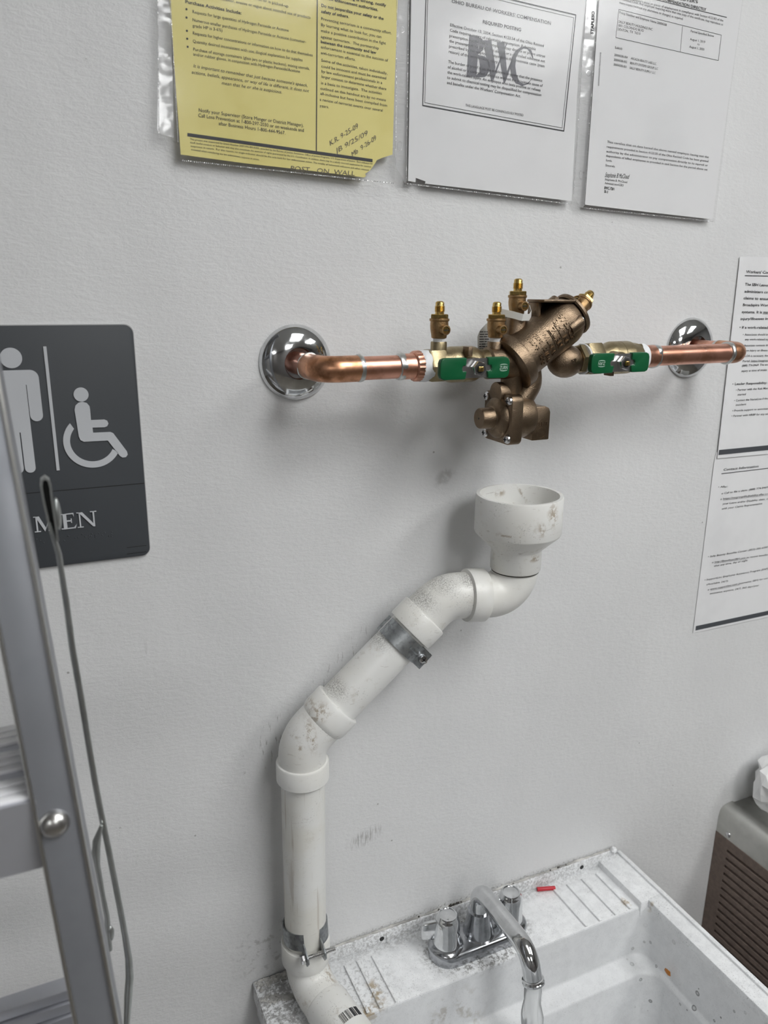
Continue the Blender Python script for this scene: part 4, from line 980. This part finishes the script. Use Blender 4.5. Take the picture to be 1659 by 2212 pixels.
put('wall_lip', MB().box2((.235, -.0004, ZD - .004), (.781, -.0065, .8685)), 'sink_deck', sk, bevel=.0012)
for x in (.3670, .7140): put('lip_hole', MB().cyl((x, -.0060, .8575), (x, -.0068, .8575), .0036, 16), 'black', sk)
for x in (.3735, .5600): put('lip_rib', MB().box2((x, -.005, ZD), (x + .003, -.0085, .865)), 'sink_deck', sk, bevel=.001)
for x, w_ in ((.3070, .0050), (.3255, .0056), (.3470, .0044), (.6515, .0050), (.6770, .0054), (.7055, .0054), (.7335, .0054)):
    a, b = -.018, YB + .003
    put('ledge_rib', MB().prism([(x - w_ / 2, a, ZD - .001), (x - w_ * .5, a - .003, ZD + .0032), (x + w_ * .3, a - .003, ZD + .0032), (x + w_ / 2, a, ZD - .001)], (0, b - a, 0)), 'sink_deck', sk, bevel=.0005)
for x0_, x1_ in ((.330, .3455), (.680, .704), (.7085, .732), (.6545, .6755)):
    pass
put('corner_bolt', MB().ball((.7755, -.0072, .8700), .0055, 12, (1, 1, .9), .12), 'sink_deck', sk)
# caulk line along the wall, lumpy and dirty
pts = []; rs = []
for k in range(120):
    x = .236 + (.784 - .236) * k / 119; pts.append((x, -.0030, .8690 + random.uniform(-.0006, .0006))); rs.append(random.uniform(.0010, .0024))
put('caulk_bead', MB().sweep(pts, rs, 8), 'caulk', sk)
mb = MB()
for k in range(22):
    x = random.choice((random.gauss(.462, .004), random.gauss(.487, .004), random.gauss(.573, .010), random.uniform(.30, .78))); mb.ball((x, -.0042, .8705), random.uniform(.0006, .0022), 8, (1.1, .9, .9), .35)
put('dirt_clumps', mb, 'dirt', sk)['kind'] = 'stuff'
mb = MB()
for k in range(260):
    x = random.uniform(.186, .236); y = random.gauss(-.008, .004) if k < 130 else -.034 - (x - .19) * .25 + random.gauss(0, .003)
    mb.ball((x, min(y, -.004), ZR - .0022), random.uniform(.0008, .0026), 8, (1.2, 1, .9), .35)
put('old_caulk_lumps', mb, 'caulk', sk)['kind'] = 'stuff'
put('legs_skirt', MB().box2((.26, -.06, 0), (.30, -.10, .52)).box2((.68, -.06, 0), (.72, -.10, .52)).box2((.26, -.50, 0), (.30, -.54, .52)).box2((.68, -.50, 0), (.72, -.54, .52)), 'steel_white', sk)
tag(put('amber_chip', MB().ball(PX(1442, 2100, .7465), .0062, 10, (.3, 1, .7), .25), 'amber'), 'small amber flake stuck to the inner sink wall', 'debris')
r0, r1 = PZ(1160, 1921, ZD + .003), PZ(1199, 1918, ZD + .003)
rd = thing('red_tube', 'short red plastic tube lying on the sink ledge', 'tube', tuple(r0))
put('tube', MB().cyl(r0, r1, .0031, 16, .0004), 'red_plastic', rd)
put('tube_bore', MB().cyl(r0 - (r1 - r0).normalized() * .0002, r0 + (r1 - r0) * .02, .0018, 12), 'black', rd)

# ---------------------------------------------------------------- faucet
fa = thing('faucet', 'chrome two-handle faucet on the sink ledge with water running', 'faucet', (.493, -.056, ZD))
FX, FY = .493, -.0570
st = []
for k in range(19): a = math.radians(-90 + 180 * k / 18); st.append((.0490 + .0265 * math.cos(a), .0265 * math.sin(a)))
for k in range(19): a = math.radians(90 + 180 * k / 18); st.append((-.0490 + .0265 * math.cos(a), .0265 * math.sin(a)))
mb = MB(); levels = [(1.0, ZD), (1.0, ZD + .009), (.97, ZD + .0135), (.91, ZD + .0165), (.80, ZD + .0178)]
mm = len(st)
for s_, z in levels:
    off = .0265 * (1 - s_)
    L_ = []
    for a, b in st:
        cx_ = .0490 if a > 0 else -.0490; dx, dy = a - cx_, b
        L_.append(V((FX + cx_ + dx * s_, FY + dy * s_, z)))
    mb.add(L_, [])
mb.f = [(i * mm + k, i * mm + (k + 1) % mm, (i + 1) * mm + (k + 1) % mm, (i + 1) * mm + k) for i in range(4) for k in range(mm)] + [tuple(4 * mm + k for k in range(mm))]
put('base_plate', mb, 'chrome_dull', fa, ang=50)
for sx in (-1, 1):
    hx_ = FX + sx * .051
    put('handle_collar', MB().lathe((hx_, FY, ZD + .012), (0, 0, 1), [(.0255, 0), (.0250, .004), (.0225, .0070), (.0190, .0085), (.017, .009)], 36), 'chrome_dull', fa)
    flu = lambda a, t: 1 + (.035 * (abs(math.cos(2.5 * a)) - .5) if .004 < t < .034 else 0)
    h = put('handle', MB().lathe((hx_, FY, ZD + .0200), (0, 0, 1), [(.0190, 0), (.0192, .003), (.0185, .006), (.0178, .016), (.0170, .030), (.0168, .036), (.0150, .0425), (.0138, .0445), (.0136, .0460), (.0128, .0472), (.0112, .0474), (.0108, .0466), (.0100, .0468), (.006, .0484), (.001, .0490)], 60, rfun=flu), 'chrome', fa)
    lv = V((-.95, .30, 0)).normalized(); up = V((0, 0, 1)); sd = lv.cross(up)
    c = V((hx_, FY, ZD + .0530)); P = [c + lv * .010 + up * .006, c + lv * .034 + up * .002, c + lv * .0365 + up * -.010, c + lv * .0350 + up * -.0235, c + lv * .012 + up * -.026]
    put('lever', MB().prism([q + sd * .0035 for q in P], sd * -.007), 'chrome', h, bevel=.0022, bseg=3)
put('spout_base', MB().lathe((FX, FY, ZD + .014), (0, 0, 1), [(.0240, 0), (.0238, .003), (.0215, .0052), (.0212, .008), (.0205, .012), (.0165, .034), (.0160, .042)], 36), 'chrome_dull', fa)
sppts = fillet([(FX, FY, ZD + .050), (FX, FY, .9355), (FX + .002, -.1690, .9365), (FX + .003, -.1820, .8995)], [.016, .030], 12)
spr = [.0135 if i < 3 else (.0135 - .0015 * min(1, (i - 3) / 8)) for i in range(len(sppts))]
spr = [r if i < len(sppts) - 15 else .0120 for i, r in enumerate(spr)]
put('spout', MB().sweep(sppts, spr, 28, prof=None), 'chrome', fa)
edir = (sppts[-1] - sppts[-3]).normalized(); ep = sppts[-1]
put('aerator', MB().lathe(ep - edir * .004, edir, [(.0120, -.001), (.0138, 0), (.0142, .002), (.0136, .0028), (.0142, .0036), (.0142, .006), (.0128, .0066), (.011, .0060)], 32), 'chrome', fa)
ws = MB(); N = 34; vs = []; fs = []; nn = 28
for j in range(N):
    t = j / (N - 1); z = ep.z - .001 - t * .36
    for i in range(nn):
        a = 2 * math.pi * i / nn
        r = (.0100 + .006 * t * 2) * (1 + .16 * min(1, t * 8) * math.sin(3 * a + 14 * t) + .10 * min(1, t * 8) * math.sin(5 * a - 23 * t + 1) + .06 * math.sin(50 * t))
        vs.append(V((ep.x + .0006 + r * math.cos(a), ep.y - .012 * t + r * math.sin(a), z)))
fs = [(j * nn + i, j * nn + (i + 1) % nn, (j + 1) * nn + (i + 1) % nn, (j + 1) * nn + i) for j in range(N - 1) for i in range(nn)] + [tuple(range(nn)), tuple((N - 1) * nn + i for i in range(nn))]
tag(put('water_stream', ws.add(vs, fs), 'water', ang=80), 'clear stream of water falling from the faucet into the basin', 'water')

# ---------------------------------------------------------------- drinking fountain
CX = 1.0135
dw = thing('drinking_fountain', 'wall drinking fountain with steel top and brown louvred side panel', 'drinking fountain', (CX + .2, -.2, .2))
zt = PX(1549, 1797, CX).z          # top of the brown panel
ztop = PY(1567, 1744, -.004).z + .004
cab_d = -.48
put('cabinet', MB().box2((CX + .006, -.001, .22), (CX + .44, cab_d + .004, zt - .002)), 'cooler_dark', dw)
sec = [(CX + .001, zt - .012), (CX + .001, ztop - .022), (CX + .003, ztop - .010), (CX + .008, ztop - .003), (CX + .016, ztop), (CX + .030, ztop + .001), (CX + .034, ztop - .003), (CX + .46, ztop - .003), (CX + .46, zt - .012)]
put('steel_top', MB().prism([V((x, -.0005, z)) for x, z in sec], (0, cab_d - .01, 0)), 'stainless', dw, ang=50)
bpnt = PX(1573, 1803, CX + .001); put('rivet', MB().lathe(bpnt, (-1, 0, 0), [(.005, 0), (.0045, .0015), (.002, .0028), (.0005, .003)], 16), 'screw_steel', dw)
s1 = PX(1572, 1836, CX); s12 = PX(1542, 2005, CX)
ys0 = (s1.y + s12.y) / 2; pitch = (s1.z - s12.z) / 11
put('panel_edge', MB().box2((CX, -.0005, .22), (CX + .006, ys0, zt)), 'cooler_panel', dw)
put('panel_edge', MB().box2((CX, cab_d + .03, .22), (CX + .006, cab_d, zt)), 'cooler_panel', dw)
put('panel_head', MB().box2((CX, ys0, s1.z), (CX + .006, cab_d + .03, zt)), 'cooler_panel', dw)
nsl = 22
for k in range(nsl):
    z1_ = s1.z - k * pitch
    q = [V((CX - .0005, ys0 + .002, z1_ - pitch * .42)), V((CX - .0005, ys0 + .002, z1_ - pitch)), V((CX + .0015, ys0 + .002, z1_ - pitch)), V((CX + .0052, ys0 + .002, z1_ - pitch * .30))]
    put('louvre', MB().prism(q, (0, cab_d + .028 - ys0, 0)), 'cooler_panel', dw, smooth=False)
zl = s1.z - nsl * pitch
put('panel_foot', MB().box2((CX, ys0, zl + .001), (CX + .006, cab_d + .03, .22)), 'cooler_panel', dw)
# crumpled paper on top
cp = MB(); c0 = PY(1640, 1690, -.05); c0 = V((1.098, -.060, ztop + .0580)); n = 20; m_ = 12
random.seed(21)
for j in range(m_ + 1):
    th = math.pi * j / m_
    for i in range(n):
        ph = 2 * math.pi * i / n; k = 1 + random.uniform(-.16, .16)
        cp.v.append(c0 + V((.062 * math.sin(th) * math.cos(ph), .047 * math.sin(th) * math.sin(ph), .058 * math.cos(th) if math.cos(th) > -.8 else -.050)) * (k if 0 < j < m_ else 1))
cp.f = [(j * n + i, j * n + (i + 1) % n, (j + 1) * n + (i + 1) % n, (j + 1) * n + i) for j in range(m_) for i in range(n)]
tag(put('crumpled_paper', cp, 'paper_crumple', smooth=False), 'crumpled white paper lying on the drinking fountain', 'paper')

# ---------------------------------------------------------------- step ladder
pa, pb = PY(50, 1375, -.36), PY(209, 2212, -.40)
ld = (pb - pa).normalized()                     # down along the rail
foot = pa + ld * ((0 - pa.z) / ld.z); top_ = pa + ld * ((2.2 - pa.z) / ld.z)
lad = thing('step_ladder', 'folded aluminium step ladder standing in front of the restroom sign', 'ladder', tuple(foot))
fwd = (V((0, -1, 0)) - ld * V((0, -1, 0)).dot(ld)).normalized(); sdx = ld.cross(fwd)
if sdx.x < 0: sdx = -sdx
HW = .0122
def rail(name, a, b, wd, depth, mirror=False):
    s_ = -1 if mirror else 1
    out = [(-HW, 0), (HW, 0), (HW, -depth), (-HW, -depth), (-HW, -depth + .002), (HW - .002, -depth + .002), (HW - .002, -.002), (-HW, -.002)]
    q = [a + sdx * (x * s_) + fwd * y for x, y in out]
    return put(name, MB().prism(q, b - a), 'rail_aluminium', lad, bevel=.0005)
rail('front_rail', foot, top_, HW, .062)
mir = lambda p: V((-.52 - (p.x + .02) * 1.0, p.y, p.z))
fl2, tp2 = V((-.45 - foot.x * .9, foot.y, foot.z)), V((-.42, top_.y, top_.z))
rail('front_rail', fl2, tp2, HW, .062, True)
for s_ in (-1, 1):
    off = sdx * (s_ * (HW - .0012)) + fwd * .0008
    put('rail_bead', MB().sweep([foot + off, top_ + off], .0013, 8), 'aluminium_edge', lad)
rv_ = PY(118, 1780, -.3790)
tt = (rv_ - pa).dot(ld); rvp = pa + ld * tt + sdx * (rv_ - pa).dot(sdx)
put('rivet', MB().lathe(rvp, fwd, [(.0084, -.0005), (.0083, .0010), (.0074, .0030), (.0055, .0048), (.0030, .0058), (.0006, .0061)], 28), 'steel', lad)
def step_at(zf, y_):
    t = (zf - pa.z) / ld.z; c = pa + ld * t; xr = c.x - HW + .003; xl = -.45 + HW
    y0_ = c.y - .0005
    st_ = put('step', MB().box2((xl, y0_ + .002, zf - .003), (xr, y0_ + .092, zf - .001)).box2((xl, y0_, zf - .046), (xr, y0_ + .0022, zf - .001)).box2((xl, y0_ + .090, zf - .036), (xr, y0_ + .092, zf - .001)), 'aluminium', lad)
    g = 0
    for k in range(11):
        if k in (3, 7): continue
        yy = y0_ + .003 + k * .0080
        put('tread_rib', MB().box2((xl, yy, zf - .0015), (xr, yy + .0062, zf + .0012)), 'tread_shine', st_, bevel=.0006)
sf = PY(60, 1733, -.377)
step_at(sf.z, sf.y)
for k in (1, 2, 3, 4): step_at(sf.z - .305 * k, 0)
step_at(sf.z + .305, 0)
# rear brace seen below the step
rb = PY(60, 2168, -.30)
hor = V((1, 0, 0))
for k, (dz, dy) in enumerate(((0, 0), (-.010, .002), (-.020, .004), (-.032, .006))):
    put('rear_brace_rib', MB().box2((-.44, rb.y - dy - .004, rb.z + dz - .005), (.004, rb.y + .01, rb.z + dz + .004)), 'aluminium', lad, bevel=.0015)
# folded spreader bars outside the rail
SPY = -.285
def spq(px, py, y=SPY): return PY(px, py, y)
bar_p = [spq(x, y) for x, y in ((106, 1128), (127, 1197), (143, 1300), (157, 1404), (174, 1500), (187, 1580), (206, 1693), (219, 1760), (232, 1822), (257, 1950), (270, 2020), (278, 2070), (280, 2110), (277, 2150), (274, 2208), (272, 2250))]
put('spreader_bar', MB().sweep(bar_p, [.0014, .0018, .0021, .0022, .0022, .0022, .0022, .0022, .0022, .0022, .0023, .0027, .0031, .0031, .0025, .0022], 14), 'spreader_zinc', lad)
lp = [spq(x, y, SPY) for x, y in ((110, 1150), (101, 1110), (93, 1075), (89, 1050), (90, 1036), (97, 1031), (105, 1036), (109, 1052), (113, 1085), (120, 1130), (124, 1165))]
put('hinge_loop', MB().sweep(lp, 1., prof=[(.0045, .0007), (.0045, -.0007), (-.0045, -.0007), (-.0045, .0007)], ref=(0, 1, 0)), 'spreader_zinc', lad)
put('loop_shade_fill', MB().prism([q + V((0, .003, 0)) for q in lp], (0, .002, 0)), 'black', lad)  # black fill painting the shade inside the open loop
put('hinge_rivet', MB().ball(spq(124, 1110), .0042, 14, (.55, .9, 2.6)), 'spreader_zinc', lad)
b2 = [spq(x, y, SPY - .004) for x, y in ((219, 1783), (209, 1815), (207, 1840), (210, 1868), (222, 1934), (231, 1980), (236, 2052))]
put('spreader_bar', MB().sweep(b2, [.0012, .0028, .0030, .0020, .0017, .0019, .0022], 12), 'spreader_zinc', lad)
put('spreader_rivet', MB().ball(spq(239, 2015, SPY - .004), .0026, 14, (1, .9, 2.6)), 'spreader_zinc', lad)
put('top_cap', MB().box((-.21, top_.y + .05, top_.z + .02), (.48, .20, .045)), 'aluminium', lad, bevel=.005)
for q in (foot, fl2): put('foot', MB().box(q + V((0, .03, .012)), (.04, .085, .024)), 'rubber', lad, bevel=.003)

for o in bpy.data.objects:
    if '_o' in o: del o['_o']
